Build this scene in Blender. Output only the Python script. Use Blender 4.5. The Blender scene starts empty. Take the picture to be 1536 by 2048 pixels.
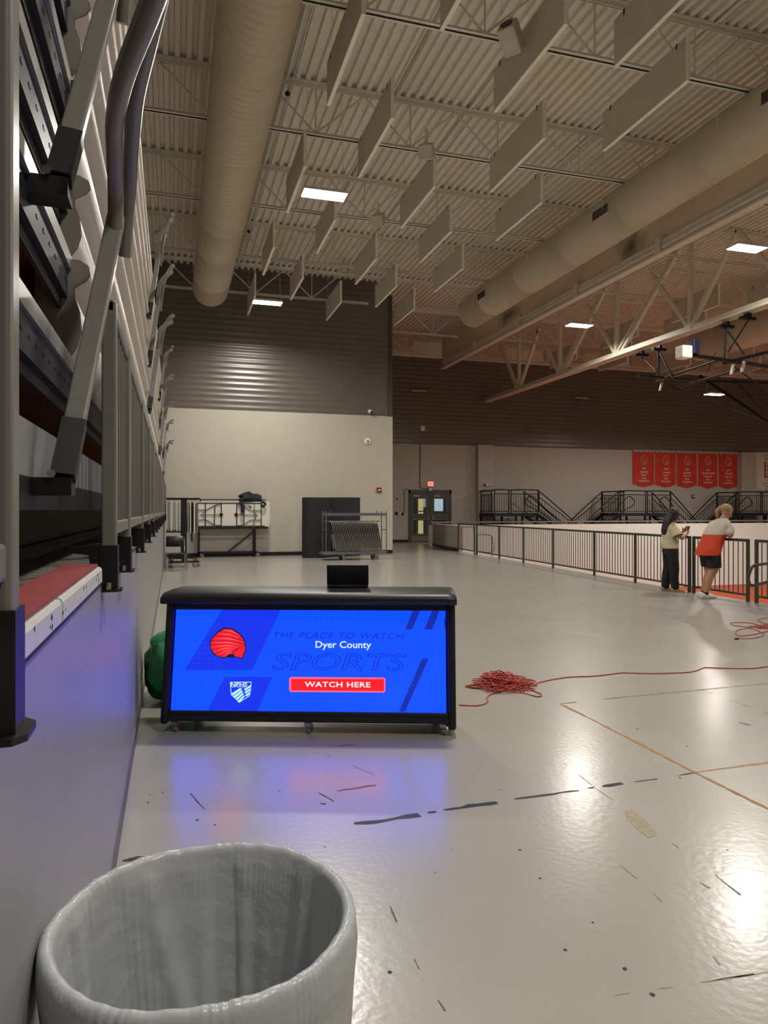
import bpy, bmesh, math, random
from mathutils import Vector, Matrix
random.seed(7)
PI = math.pi
S = bpy.context.scene
C = S.collection
# ------------------------------------------------------------------ camera
TH = math.radians(16.55)          # yaw of the view to the right of the long side wall
CT, ST = math.cos(TH), math.sin(TH)
F = 1420.0                        # focal length in pixels of the 1536x2048 frame
VH = 1020.0                       # horizon row
H = 1.6                           # eye height
cam_d = bpy.data.cameras.new('camera'); cam = bpy.data.objects.new('camera', cam_d); C.objects.link(cam)
cam.location = (0, 0, H); cam.rotation_euler = (PI/2, 0, -TH)
cam_d.sensor_fit = 'VERTICAL'; cam_d.sensor_height = 24; cam_d.lens = 24*F/2048
cam_d.shift_y = -(1024-VH)/2048; cam_d.clip_start = 0.02; cam_d.clip_end = 200
S.camera = cam
# ------------------------------------------------------------------ world, exposure
EXPO = 0.0
w = bpy.data.worlds.new('world'); S.world = w; w.use_nodes = True
w.node_tree.nodes['Background'].inputs[0].default_value = (1, .93, .83, 1)
w.node_tree.nodes['Background'].inputs[1].default_value = 0.04
S.view_settings.view_transform = 'Standard'; S.view_settings.look = 'None'
S.view_settings.exposure = EXPO; S.view_settings.gamma = 1; S.view_settings.use_curve_mapping = False
LAMP_W = 305                      # power of one high-bay lamp
LAMP_COL = (1.0, .95, .87)

# ------------------------------------------------------------------ pixel -> place
def ray(u, v):
    a = (u-768)/F; b = (VH-v)/F
    return Vector((ST + a*CT, CT - a*ST, b))
def onZ(u, v, Z=0.0):
    r = ray(u, v); t = (Z-H)/r.z; return Vector((r.x*t, r.y*t, Z))
def onX(u, v, X):
    r = ray(u, v); t = X/r.x; return Vector((X, r.y*t, H+r.z*t))
def onY(u, v, Y):
    r = ray(u, v); t = Y/r.y; return Vector((r.x*t, Y, H+r.z*t))
def onD(u, v, d):
    r = ray(u, v); return Vector((r.x*d, r.y*d, H+r.z*d))

# ------------------------------------------------------------------ materials
def lin(hx):
    o = []
    for i in (0, 2, 4):
        c = int(hx[i:i+2], 16)/255
        o.append(c/12.92 if c <= .04045 else ((c+.055)/1.055)**2.4)
    return (*o, 1)
MATS = {}
def mat(name, hx, rough=.6, metal=0, var=.08, scale=6, bump=0, bscale=40, spec=.5, coat=0, aniso=None):
    if name in MATS: return MATS[name]
    m = bpy.data.materials.new(name); m.use_nodes = True; MATS[name] = m
    n, l = m.node_tree.nodes, m.node_tree.links
    b = n['Principled BSDF']; b.inputs['Roughness'].default_value = rough; b.inputs['Metallic'].default_value = metal
    b.inputs['Specular IOR Level'].default_value = spec; b.inputs['Coat Weight'].default_value = coat
    c = lin(hx); b.inputs['Base Color'].default_value = c
    tc = n.new('ShaderNodeTexCoord')
    if var:
        nz = n.new('ShaderNodeTexNoise'); nz.inputs['Scale'].default_value = scale; nz.inputs['Detail'].default_value = 6
        mp = n.new('ShaderNodeMapping'); l.new(tc.outputs['Object'], mp.inputs[0]); l.new(mp.outputs[0], nz.inputs['Vector'])
        if aniso: mp.inputs['Scale'].default_value = aniso
        rp = n.new('ShaderNodeValToRGB')
        rp.color_ramp.elements[0].position = .3; rp.color_ramp.elements[1].position = .7
        rp.color_ramp.elements[0].color = tuple(x*(1-var) for x in c[:3])+(1,)
        rp.color_ramp.elements[1].color = tuple(min(1, x*(1+var)) for x in c[:3])+(1,)
        l.new(nz.outputs['Fac'], rp.inputs[0]); l.new(rp.outputs[0], b.inputs['Base Color'])
    if bump:
        n2 = n.new('ShaderNodeTexNoise'); n2.inputs['Scale'].default_value = bscale; n2.inputs['Detail'].default_value = 4
        l.new(tc.outputs['Object'], n2.inputs['Vector'])
        bp = n.new('ShaderNodeBump'); bp.inputs['Strength'].default_value = bump; bp.inputs['Distance'].default_value = .01
        l.new(n2.outputs['Fac'], bp.inputs['Height']); l.new(bp.outputs[0], b.inputs['Normal'])
    return m
def emis(name, hx, k=1.0, rough=.3):
    if name in MATS: return MATS[name]
    m = bpy.data.materials.new(name); m.use_nodes = True; MATS[name] = m
    b = m.node_tree.nodes['Principled BSDF']
    b.inputs['Base Color'].default_value = (.01, .01, .012, 1); b.inputs['Roughness'].default_value = rough
    b.inputs['Emission Color'].default_value = lin(hx); b.inputs['Emission Strength'].default_value = k
    return m
def glass(name, hx, rough=.05):
    m = mat(name, hx, rough, var=0); b = m.node_tree.nodes['Principled BSDF']
    b.inputs['Transmission Weight'].default_value = .9; b.inputs['IOR'].default_value = 1.1
    return m

# ------------------------------------------------------------------ mesh builder
class MB:
    def __init__(s): s.v = []; s.f = []; s.sm = []
    def add(s, vs, fs, smooth=False):
        o = len(s.v); s.v += [tuple(x) for x in vs]
        for f in fs: s.f.append(tuple(i+o for i in f)); s.sm.append(smooth)
        return s
    def box(s, x0, y0, z0, x1, y1, z1):
        vs = [(x, y, z) for z in (z0, z1) for y in (y0, y1) for x in (x0, x1)]
        return s.add(vs, [(0,2,3,1),(4,5,7,6),(0,1,5,4),(2,6,7,3),(0,4,6,2),(1,3,7,5)])
    def cbox(s, c, sx, sy, sz):
        return s.box(c[0]-sx/2, c[1]-sy/2, c[2]-sz/2, c[0]+sx/2, c[1]+sy/2, c[2]+sz/2)
    def bar(s, p, q, a, b, up=(0,0,1)):
        p, q = Vector(p), Vector(q); d = (q-p).normalized(); up = Vector(up)
        if abs(d.dot(up)) > .98: up = Vector((0,1,0))
        x = d.cross(up).normalized(); y = x.cross(d)
        vs = []
        for e in (p, q):
            for i, j in ((-1,-1),(1,-1),(1,1),(-1,1)): vs.append(e + x*(i*a/2) + y*(j*b/2))
        return s.add(vs, [(3,2,1,0),(4,5,6,7),(0,1,5,4),(1,2,6,5),(2,3,7,6),(3,0,4,7)])
    def tube(s, pts, r, n=8, caps=True, closed=False):
        P = [Vector(p) for p in pts]; m = len(P)
        rs = r if isinstance(r, (list, tuple)) else [r]*m
        vs = []; N = None
        for i in range(m):
            if closed: d = (P[(i+1) % m]-P[i-1])
            elif i == 0: d = P[1]-P[0]
            elif i == m-1: d = P[-1]-P[-2]
            else: d = (P[i+1]-P[i]).normalized()+(P[i]-P[i-1]).normalized()
            if d.length < 1e-9: d = Vector((0,0,1))
            d.normalize()
            if N is None:
                N = d.orthogonal().normalized()
            N = (N - d*N.dot(d))
            N = N.normalized() if N.length > 1e-6 else d.orthogonal().normalized()
            B = d.cross(N)
            for k in range(n):
                a = 2*PI*k/n; vs.append(P[i]+(N*math.cos(a)+B*math.sin(a))*rs[i])
        fs = []
        for i in range(m if closed else m-1):
            j = (i+1) % m
            for k in range(n):
                fs.append((i*n+k, i*n+(k+1) % n, j*n+(k+1) % n, j*n+k))
        s.add(vs, fs, True)
        if caps and not closed:
            s.add(vs[:n], [tuple(range(n-1, -1, -1))]); s.add(vs[-n:], [tuple(range(n))])
        return s
    def loft(s, rings, smooth=True, caps=True):
        n = len(rings[0]); vs = [p for r in rings for p in r]; fs = []
        for i in range(len(rings)-1):
            for k in range(n):
                fs.append((i*n+k, i*n+(k+1) % n, (i+1)*n+(k+1) % n, (i+1)*n+k))
        s.add(vs, fs, smooth)
        if caps:
            s.add(rings[0], [tuple(range(n-1, -1, -1))]); s.add(rings[-1], [tuple(range(n))])
        return s
    def lathe(s, prof, n=32, c=(0,0,0), smooth=True, caps=False):
        rings = [[(c[0]+r*math.cos(2*PI*k/n), c[1]+r*math.sin(2*PI*k/n), c[2]+z) for k in range(n)] for r, z in prof]
        return s.loft(rings, smooth, caps)
    def prism(s, poly, a, b, axis='y'):
        # poly: 2-D outline; extruded from a to b along axis (x: poly=(y,z), y: poly=(x,z), z: poly=(x,y))
        def p3(p, t): return {'x': (t, p[0], p[1]), 'y': (p[0], t, p[1]), 'z': (p[0], p[1], t)}[axis]
        n = len(poly); vs = [p3(p, a) for p in poly]+[p3(p, b) for p in poly]
        fs = [tuple(range(n)), tuple(range(2*n-1, n-1, -1))]
        fs += [(i, (i+1) % n, n+(i+1) % n, n+i) for i in range(n)]
        return s.add(vs, fs)
    def sphere(s, c, rx, ry=None, rz=None, n=12, m=8):
        ry = ry or rx; rz = rz or rx
        return s.loft([[(c[0]+rx*math.sin(PI*(i+.02)/(m+.04))*math.cos(2*PI*k/n), c[1]+ry*math.sin(PI*(i+.02)/(m+.04))*math.sin(2*PI*k/n),
                         c[2]-rz*math.cos(PI*(i+.02)/(m+.04))) for k in range(n)] for i in range(m+1)])
    def xf(s, M):
        s.v = [tuple(M @ Vector(p)) for p in s.v]; return s
    def merge(s, o, M=None):
        return_v = [tuple(M @ Vector(p)) for p in o.v] if M else o.v
        b = len(s.v); s.v += return_v
        for f, m in zip(o.f, o.sm): s.f.append(tuple(i+b for i in f)); s.sm.append(m)
        return s
    def mesh(s, name, m):
        me = bpy.data.meshes.new(name); me.from_pydata(s.v, [], s.f)
        me.polygons.foreach_set('use_smooth', s.sm)
        if m: me.materials.append(m)
        bm = bmesh.new(); bm.from_mesh(me); bmesh.ops.recalc_face_normals(bm, faces=bm.faces); bm.to_mesh(me); bm.free()
        me.update(); return me
    def build(s, name, m, parent=None, loc=None):
        o = bpy.data.objects.new(name, s.mesh(name, m)); C.objects.link(o); o.parent = parent
        if loc is not None: o.location = loc
        return o
def inst(name, me, parent=None, loc=(0,0,0), rot=(0,0,0), scale=None):
    o = bpy.data.objects.new(name, me); C.objects.link(o); o.parent = parent; o.location = loc; o.rotation_euler = rot
    if scale: o.scale = scale
    return o
def tag(o, label=None, cat=None, group=None, kind=None):
    if label: o['label'] = label
    if cat: o['category'] = cat
    if group: o['group'] = group
    if kind: o['kind'] = kind
    return o
def thing(name, label, cat, loc=(0,0,0), rz=0, group=None):
    o = bpy.data.objects.new(name, None); C.objects.link(o); o.location = loc; o.rotation_euler = (0,0,rz)
    o.empty_display_size = .1
    return tag(o, label, cat, group)
def copy_tree(o, parent=None):
    c = o.copy(); C.objects.link(c); c.parent = parent
    for ch in list(o.children): copy_tree(ch, c)
    return c
def bevel(o, w=.01, seg=2):
    md = o.modifiers.new('bevel', 'BEVEL'); md.width = w; md.segments = seg; md.limit_method = 'ANGLE'; return o
ORD = ['first','second','third','fourth','fifth','sixth','seventh','eighth','ninth','tenth','eleventh','twelfth','thirteenth','fourteenth','fifteenth','sixteenth']
_tc = {}
def text_mb(txt, size=1.0, sx=1.0, shear=0.0, outline=0.0, align='CENTER', space=1.0, bold=0.0):
    cu = bpy.data.curves.new('t', 'FONT'); cu.body = txt; cu.size = size; cu.align_x = align; cu.align_y = 'CENTER'
    cu.shear = shear; cu.space_character = space; cu.space_line = .8; cu.resolution_u = 3; cu.offset = bold
    if outline: cu.fill_mode = 'NONE'; cu.bevel_depth = outline; cu.bevel_resolution = 0
    o = bpy.data.objects.new('t', cu); me = o.to_mesh()
    b = MB(); b.add([(v.co.x*sx, v.co.y, v.co.z) for v in me.vertices], [tuple(p.vertices) for p in me.polygons])
    o.to_mesh_clear(); bpy.data.objects.remove(o); bpy.data.curves.remove(cu)
    return b
def frame_xz(origin, xdir=(1,0,0), ydir=(0,0,1)):
    # matrix taking a drawing in the xy plane to a wall plane
    x, y = Vector(xdir).normalized(), Vector(ydir).normalized(); z = x.cross(y)
    M = Matrix((x, y, z)).transposed().to_4x4(); M.translation = Vector(origin); return M
def arc(c, r, a0, a1, n, ax=(1,0,0), ay=(0,0,1)):
    ax, ay, c = Vector(ax), Vector(ay), Vector(c)
    return [c+ax*(r*math.cos(a0+(a1-a0)*i/n))+ay*(r*math.sin(a0+(a1-a0)*i/n)) for i in range(n+1)]
def catmull(P, k=6, closed=False):
    P = [Vector(p) for p in P]; o = []; m = len(P)
    for i in range(m if closed else m-1):
        if closed: a, b, c, d = P[i-1], P[i], P[(i+1) % m], P[(i+2) % m]
        else: a, b, c, d = P[max(i-1,0)], P[i], P[i+1], P[min(i+2,m-1)]
        for j in range(k):
            t = j/k
            o.append(.5*((2*b)+(c-a)*t+(2*a-5*b+4*c-d)*t*t+(3*b-a-3*c+d)*t**3))
    if not closed: o.append(P[-1])
    return o
# shared materials
M_white = mat('wall_paint', 'b9b3a6', .55, var=.03, scale=3)
M_warm = mat('far_wall_paint', 'b3aaa0', .55, var=.03, scale=3)
M_steel = mat('ceiling_white_paint', 'dcd7cc', .6, var=.05, scale=4)
M_dark = mat('dark_metal_siding', '6e6862', .32, metal=.25, var=.06, scale=2)
M_black = mat('black_paint', '0b0b0c', .45, var=.1, scale=20)
M_blackrub = mat('black_rubber', '101012', .6, var=.15, scale=20)
M_grey = mat('grey_powder_coat', '716e69', .33, var=.04, scale=12)
M_chrome = mat('zinc_bolt', 'b9b9b4', .25, metal=1, var=.05)
M_base = mat('black_baseboard', '0e0f10', .5, var=.1)
# ================================================================== SETTING
XL = -.25; YB = 25.0; XA = 7.76; YF = 33.4; DECK = 9.95; XR = 44; YN = -9
# floor: polished painted concrete with small chips
mf = mat('polished_floor', 'a29f96', .28, var=.05, scale=.7, bump=.1, bscale=28, spec=.45, coat=.55)
mf.node_tree.nodes['Principled BSDF'].inputs['Coat Roughness'].default_value = .185; mf.node_tree.nodes['Principled BSDF'].inputs['Coat IOR'].default_value = 1.6
nt = mf.node_tree; nn, ll = nt.nodes, nt.links; bs = nn['Principled BSDF']
ll.new(bs.inputs['Normal'].links[0].from_socket, bs.inputs['Coat Normal'])
tc = nn.new('ShaderNodeTexCoord'); n1 = nn.new('ShaderNodeTexNoise'); n1.inputs['Scale'].default_value = 3; n1.inputs['Detail'].default_value = 8
ll.new(tc.outputs['Object'], n1.inputs['Vector'])
mr = nn.new('ShaderNodeMapRange'); mr.inputs['From Min'].default_value = .3; mr.inputs['From Max'].default_value = .7
mr.inputs['To Min'].default_value = .285; mr.inputs['To Max'].default_value = .34
ll.new(n1.outputs['Fac'], mr.inputs['Value']); ll.new(mr.outputs[0], bs.inputs['Roughness'])
# dirt chips: sparse dark specks over the base colour
vo = nn.new('ShaderNodeTexVoronoi'); vo.inputs['Scale'].default_value = 2.3; vo.inputs['Randomness'].default_value = 1
ll.new(tc.outputs['Object'], vo.inputs['Vector'])
n3 = nn.new('ShaderNodeTexNoise'); n3.inputs['Scale'].default_value = 60; ll.new(tc.outputs['Object'], n3.inputs['Vector'])
ad = nn.new('ShaderNodeMath'); ad.operation = 'MULTIPLY_ADD'; ad.inputs[1].default_value = .05; ll.new(n3.outputs['Fac'], ad.inputs[0]); ll.new(vo.outputs['Distance'], ad.inputs[2])
lt = nn.new('ShaderNodeMath'); lt.operation = 'LESS_THAN'; lt.inputs[1].default_value = .042; ll.new(ad.outputs[0], lt.inputs[0])
mx = nn.new('ShaderNodeMixRGB'); old = bs.inputs['Base Color'].links[0].from_socket
ll.new(lt.outputs[0], mx.inputs[0]); ll.new(old, mx.inputs[1]); mx.inputs[2].default_value = lin('4a4642'); ll.new(mx.outputs[0], bs.inputs['Base Color'])
def rx(Y): return 9.6+.062*(max(Y, 11)-11)          # line of the guard railing beside the pit
b = MB()
ys = [YN, 0, 6, 9, 11, 14, 18, 22, 25.5, 29.6]
for y0, y1 in zip(ys, ys[1:]):
    x0, x1 = rx(y0)+.14, rx(y1)+.14
    b.add([(-2.2,y0,0),(x0,y0,0),(x1,y1,0),(-2.2,y1,0)], [(0,1,2,3)])
    b.add([(x0,y0,0),(x0,y0,-2.2),(x1,y1,-2.2),(x1,y1,0)], [(0,1,2,3)])
b.add([(-2.2,29.6,0),(XR,29.6,0),(XR,YF,0),(-2.2,YF,0)], [(0,1,2,3)])
floor = tag(b.build('floor', mf), kind='structure')
mo = mat('orange_court_paint', 'b8420c', .45, var=.04, spec=.2)
tag(MB().add([(9,22,-2.2),(XR,22,-2.2),(XR,29.7,-2.2),(9,29.7,-2.2)], [(0,1,2,3)]).build('floor_court_border', mo), kind='structure')
tag(MB().add([(9,YN,-2.2),(XR,YN,-2.2),(XR,22,-2.2),(9,22,-2.2)], [(0,1,2,3)]).build('floor_court', mat('maple_court','a3927c',.25,var=.1,scale=2,aniso=(6,.4,1))), kind='structure')
# left retaining wall under the bleachers, painted
ml = mat('retaining_wall_paint', '8b8a8d', .4, var=.04, scale=2, bump=.02, bscale=6)
tag(MB().box(-.5, YN, 0, XL, YB, 1.345).build('wall_left', ml), kind='structure')
tag(MB().box(XL, YN, 0, XL+.006, YB, .1).build('baseboard_left', mat('grey_base','5a5a60',.5)), kind='structure')
tag(MB().box(-2.4, YN, 0, -2.2, YB, 10.1).build('wall_outer', M_white), kind='structure')
# back wall of the alcove: white below, ribbed dark siding above
tag(MB().box(-2.2, YB, 0, XA, YB+.3, 5.05).build('wall_back', M_white), kind='structure')
tag(MB().box(XL, YB-.012, 0, XA, YB, .13).build('baseboard_back', M_base), kind='structure')
def siding(x0, x1, y, z0, z1, per=.2, dep=.012):
    prof = []; z = z0
    while z < z1-1e-6:
        for dz, dy in ((0,0),(.03,-.002),(.06,-.007),(.085,-dep),(.115,-dep),(.14,-.007),(.17,-.002)):
            if z+dz < z1: prof.append((y+dy, z+dz))
        z += per
    prof.append((y, z1))
    m = MB(); vs = []; fs = []
    for py, pz in prof: vs += [(x0,py,pz),(x1,py,pz)]
    for i in range(len(prof)-1): fs.append((2*i,2*i+1,2*i+3,2*i+2))
    m.add(vs, fs, True)
    return m
tag(siding(-2.2, XA-.12, YB+.02, 5.05, 10.0).build('wall_back_upper', M_dark), kind='structure')
tag(MB().box(-2.2, YB+.03, 5.05, XA-.12, YB+.3, 10.1).build('wall_back_core', M_dark), kind='structure')
tag(MB().box(XA-.16, YB-.03, 5.05, XA-.02, YB+.3, 9.5).build('trim_corner', mat('dark_trim','4b4540',.4)), kind='structure')
tag(MB().box(XA-.2, YB+.3, 0, XA, YF, 10.1).build('wall_return', M_white), kind='structure')
# far wall
ZF = onY(1000, 893, YF).z
DX0, DX1 = onY(817, 1000, YF).x, onY(902, 1000, YF).x; DZ = onY(860, 980, YF).z
for nm, q_ in (('wall_far_left',(XA,YF,0,DX0,YF+.25,ZF)),('wall_far',(DX1,YF,0,XR,YF+.25,ZF)),('wall_far_lintel',(DX0,YF,DZ,DX1,YF+.25,ZF))): tag(MB().box(*q_).build(nm, M_warm), kind='structure')
tag(MB().box(XA, YF-.012, 0, DX0-.02, YF, .14).build('baseboard_far', M_base), kind='structure')
tag(siding(XA, XR, YF+.02, ZF, 9.2, per=.22).build('wall_far_upper', M_dark), kind='structure')
tag(MB().box(XA, YF+.03, ZF, XR, YF+.25, 9.2).build('wall_far_core', M_dark), kind='structure')
tag(MB().box(XA, YF-.03, 9.2, XR, YF+.25, 10.1).build('trim_eave', M_steel), kind='structure')
for (u0, u1, nm) in ((957, 988, 'wall_pilaster'), (1484, 1512, 'wall_pilaster_far')):
    x0, x1 = onY(u0, 900, YF-.4).x, onY(u1, 900, YF-.4).x
    tag(MB().box(x0, YF-.4, 0, x1, YF, ZF+.02).build(nm, M_warm), kind='structure')
tag(MB().box(XR, YN, -2.3, XR+.2, YF, 10.1).build('wall_right', M_warm), kind='structure')
tag(MB().box(-2.4, YN-.2, -2.3, XR, YN, 10.1).build('wall_near', M_warm), kind='structure')
# court pit: far retaining wall with parapet, and the curved half wall by the doors
mp = mat('cream_pit_paint', 'edf2ec', .4, var=.02)
tag(MB().box(10.95, 29.6, -2.2, XR, 29.85, .93).build('wall_pit', mp), kind='structure')
rail = MB().tube([(11.0,29.72,1.05),(XR,29.72,1.05)], .035, 8)
for x in range(12, 43, 3): rail.tube([(x,29.72,.93),(x,29.72,1.04)], .02, 6)
tag(rail.build('trim_pit_rail', mat('grey_rail','7d7c76',.4)), kind='structure')
hw = [onZ(865,1092), onZ(880,1096.5), onZ(898,1100.5), onZ(915,1103)]
def wallstrip(pts, t, z0, z1, off=0):
    m = MB(); L = []
    for i, p in enumerate(pts):
        d = (pts[min(i+1,len(pts)-1)]-pts[max(i-1,0)]); n = Vector((d.y,-d.x,0)).normalized()
        if n.x < 0: n = -n
        L.append((p-n*off, p+n*t))
    rings = [[(a.x,a.y,z0),(c.x,c.y,z0),(c.x,c.y,z1),(a.x,a.y,z1)] for a, c in L]
    return m.loft(rings, False)
tag(wallstrip(hw, .22, 0, .98).build('wall_half', mat('half_wall_paint','928d83',.5,var=.03)), kind='structure')
tag(wallstrip(hw, .0, 0, .14, .012).build('baseboard_half', M_base), kind='structure')
tag(wallstrip([p+Vector((0,0,0)) for p in hw], .25, .98, 1.0, .03).build('trim_half_cap', mat('cap_cream','cfc3b0',.5)), kind='structure')

# floor joints and scuffs (thin irregular fillets of filler lying in the floor)
def crack(pts, wpx, hx, name, broken=0.0, z=.0012):
    P = []
    for (u, v) in pts: P.append(onZ(u, v))
    Q = [P[0]]
    for a, c in zip(P, P[1:]):
        n = max(3, int((c-a).length/.05))
        Q += [a.lerp(c, i/n) for i in range(1, n+1)]
    m = MB(); rnd = random.Random(name+str(pts)); prev = None; gap = 0
    for i in range(len(Q)-1):
        if gap > 0: gap -= 1; prev = None; continue
        if broken and rnd.random() < broken: gap = rnd.randint(1, 4); prev = None; continue
        d = (Q[i+1]-Q[i]).normalized(); n = Vector((-d.y, d.x, 0))
        def wd(p): return wpx*(.5+rnd.random())/2
        if prev is None: w0 = wd(0)*.5; prev = (Q[i]+n*w0, Q[i]-n*w0)
        w1 = wd(0); j = n*(rnd.random()-.5)*wpx*.4
        nx = (Q[i+1]+n*w1+j, Q[i+1]-n*w1+j)
        m.add([(p.x,p.y,z) for p in (prev[0],prev[1],nx[1],nx[0])], [(0,1,2,3)]); prev = nx
    return m.build(name, mat('filler_'+hx, hx, .6, var=.2, scale=30), floor)
crack([(1120,1408),(1250,1394),(1420,1378),(1536,1367),(1700,1352)], .016, '756a50', 'floor_joint', .03)
crack([(1120,1408),(1160,1427),(1390,1545),(1536,1618),(1660,1683)], .02, '9a6c38', 'floor_joint')
crack([(1400,1379),(1536,1427)], .012, '6f6a5c', 'floor_joint', .1)
crack([(1390,1545),(1440,1538),(1536,1525),(1620,1514)], .02, 'a8804e', 'floor_joint', .05)
crack([(640,1656),(700,1648)], .02, '2c2e36', 'floor_crack', .35)
crack([(708,1647),(770,1642),(838,1629)], .035, '24272f', 'floor_crack')
crack([(855,1626),(872,1623)], .02, '24272f', 'floor_crack')
crack([(888,1620),(940,1612),(995,1606)], .03, '24272f', 'floor_crack', .08)
crack([(1030,1598),(1090,1590),(1157,1581)], .02, '24272f', 'floor_crack', .06)
crack([(1175,1577),(1187,1575)], .012, '24272f', 'floor_crack'); crack([(1205,1573),(1245,1567)], .028, '24272f', 'floor_crack')
crack([(1268,1564),(1330,1556),(1385,1546)], .012, '2a2c33', 'floor_crack', .1)
crack([(780,1812),(800,1862),(850,1960),(905,2045)], .006, '55524c', 'floor_crack', .45)
crack([(1125,1525),(1190,1575),(1225,1600)], .004, '7b776c', 'floor_crack', .2)
crack([(1265,1640),(1330,1675),(1420,1745),(1536,1830)], .006, '8b867a', 'floor_crack', .5)
crack([(1240,1730),(1290,1770),(1340,1820),(1400,1880),(1440,1930)], .008, '8d8879', 'scuff', .3)
crack([(1400,1765),(1460,1800),(1530,1850)], .008, '7d786c', 'scuff', .35); crack([(1430,1750),(1480,1790)], .008, '6e6a60', 'scuff', .3)
crack([(1475,1444),(1500,1451)], .03, '6b6a66', 'scuff')
crack([(381,1587),(408,1618)], .008, '2b2b33', 'scuff'); crack([(675,1582),(752,1570)], .018, '8a4f44', 'scuff')
crack([(636,1585),(668,1603)], .008, '3a3a44', 'scuff'); crack([(672,1493),(706,1489)], .012, '8a4038', 'scuff')
crack([(245,1722),(290,1714)], .03, '2a2d33', 'scuff'); crack([(652,1508),(748,1550)], .004, '6a6a78', 'scuff', .2)
crack([(640,1607),(672,1612)], .012, '33343c', 'scuff', .4); crack([(925,1230),(975,1218)], .012, '8c877a', 'scuff', .2)
crack([(1095,1268),(1150,1266)], .01, '8c877a', 'scuff', .3); crack([(1365,1243),(1450,1264)], .012, '5f5c52', 'scuff', .25)
crack([(910,1228),(940,1250)], .01, '8a8578', 'scuff', .3); crack([(1155,2015),(1230,1990),(1536,1945)], .006, '9a958a', 'scuff', .5)
crack([(1420,1960),(1536,1942)], .012, 'c9c2b2', 'scuff', .2)
tape = [onZ(*p) for p in ((1247,1622),(1262,1619),(1290,1640),(1308,1660),(1312,1672),(1298,1676),(1275,1660),(1255,1638))]
MB().add([(p.x,p.y,.001) for p in tape], [tuple(range(8))]).build('tape_residue', mat('tape_res','9c907b',.7,var=.15,scale=40), floor)
rnd = random.Random(3)
sp = MB()
for (u, v) in [(325,1585),(430,1650),(1250,1938),(1185,1845),(1305,1990),(905,1700),(1080,1757),(650,1694),(780,1945),(1130,1900),(300,1590),(296,1605),(1360,1556),(1000,1580),(1275,1458),(1290,1492),(1375,1493),(1040,1700),(965,1330),(870,1745),(1240,1455),(1455,1700),(395,1640),(600,1500)]:
    p = onZ(u, v); r = .004+rnd.random()*.006
    sp.add([(p.x+r*(.6+rnd.random()*.6)*math.cos(a*PI/3), p.y+r*(.6+rnd.random()*.8)*math.sin(a*PI/3), .001) for a in range(6)], [tuple(range(6))])
tag(sp.build('paint_chips', mat('chip','2d2c2c',.7), floor), kind='stuff')

# ------------------------------------------------------------------ ceiling deck: fluted steel sheets
M_deck = mat('roof_deck_paint', 'e0dacd', .6, var=.05, scale=5)
ceil = tag(MB().box(-2.4, YN-.2, 10.1, XR+.2, YF+.3, 10.2).build('ceiling', M_deck), kind='structure')
per = .203; nfl = 5; prof = []
for k in range(nfl):
    x = k*per; prof += [(x,DECK),(x+.085,DECK),(x+.105,DECK+.08),(x+.183,DECK+.08)]
prof.append((nfl*per, DECK))
vs = []; fs = []
for px, pz in prof: vs += [(px,YN,pz),(px,YF,pz)]
for i in range(len(prof)-1): fs.append((2*i,2*i+1,2*i+3,2*i+2))
dk = MB().add(vs, fs).mesh('deck_sheet', M_deck)
x = -2.2; k = 0
while x < XR-.5:
    inst('deck_sheet', dk, ceil, (x,0,0)); x += nfl*per
# ================================================================== ROOF STEEL
ZT, ZBm = DECK-.10, 8.95          # underside of top chord, bottom chord axis
PAN = 1.95
web_v = MB().tube([(0,0,ZBm),(0,0,ZT)], .016, 6, False).mesh('web', M_steel)
web_a = MB().tube([(0,0,ZBm+.02),(PAN/2,0,ZT)], .02, 6, False).mesh('web', M_steel)
web_b = MB().tube([(0,0,ZBm+.02),(-PAN/2,0,ZT)], .02, 6, False).mesh('web', M_steel)
def joist(Y, x0, x1, label, grp):
    t = thing('roof_joist', label, 'joist', (0, Y, 0), 0, grp)
    b = MB(); b.box(x0,-.075,ZT+.075,x1,.075,DECK); b.box(x0,-.028,ZT,x1,-.012,ZT+.08); b.box(x0,.012,ZT,x1,.028,ZT+.08); b.build('top_chord', M_steel, t)
    b = MB(); b.box(x0+.8,-.07,ZBm-.03,x1-.8,-.012,ZBm-.018); b.box(x0+.8,.012,ZBm-.03,x1-.8,.07,ZBm-.018)
    b.box(x0+.8,-.024,ZBm-.03,x1-.8,-.012,ZBm+.04); b.box(x0+.8,.012,ZBm-.03,x1-.8,.024,ZBm+.04); b.build('bottom_chord', M_steel, t)
    k = math.ceil((x0+1-2.68)/PAN)
    while 2.68+k*PAN < x1-.9:
        X = 2.68+k*PAN
        for me in (web_v, web_a, web_b): inst('web', me, t, (X,0,0))
        k += 1
JY = [24.4, 20.85, 17.3, 13.7, 10.1, 6.5, 2.9, -.7, -4.3]
for i, y in enumerate(sorted(JY)[3:]):
    joist(y, -2.1, 12.4 if y < 24 else XA-.3, 'white open-web roof joist over the alcove floor, %s from the dark back wall' % ORD[len(JY)-4-i], 'roof joists left of the long girder')
joist(24.4, XA-.1, 12.4, 'white open-web roof joist just right of the dark alcove wall corner', 'roof joists left of the long girder')
for i, y in enumerate((28.0, 31.6)):
    joist(y, XA+.05, 12.4, 'white open-web roof joist above the double doors, %s the far wall' % ('away from' if i == 0 else 'close to'), 'roof joists left of the long girder')
for i, y in enumerate((13.7, 17.3, 20.85, 24.4, 28.0, 31.6)):
    joist(y, 12.75, XR-.2, 'white open-web roof joist over the court beyond the girder, %s from the far wall' % ORD[5-i], 'roof joists over the court')
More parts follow.
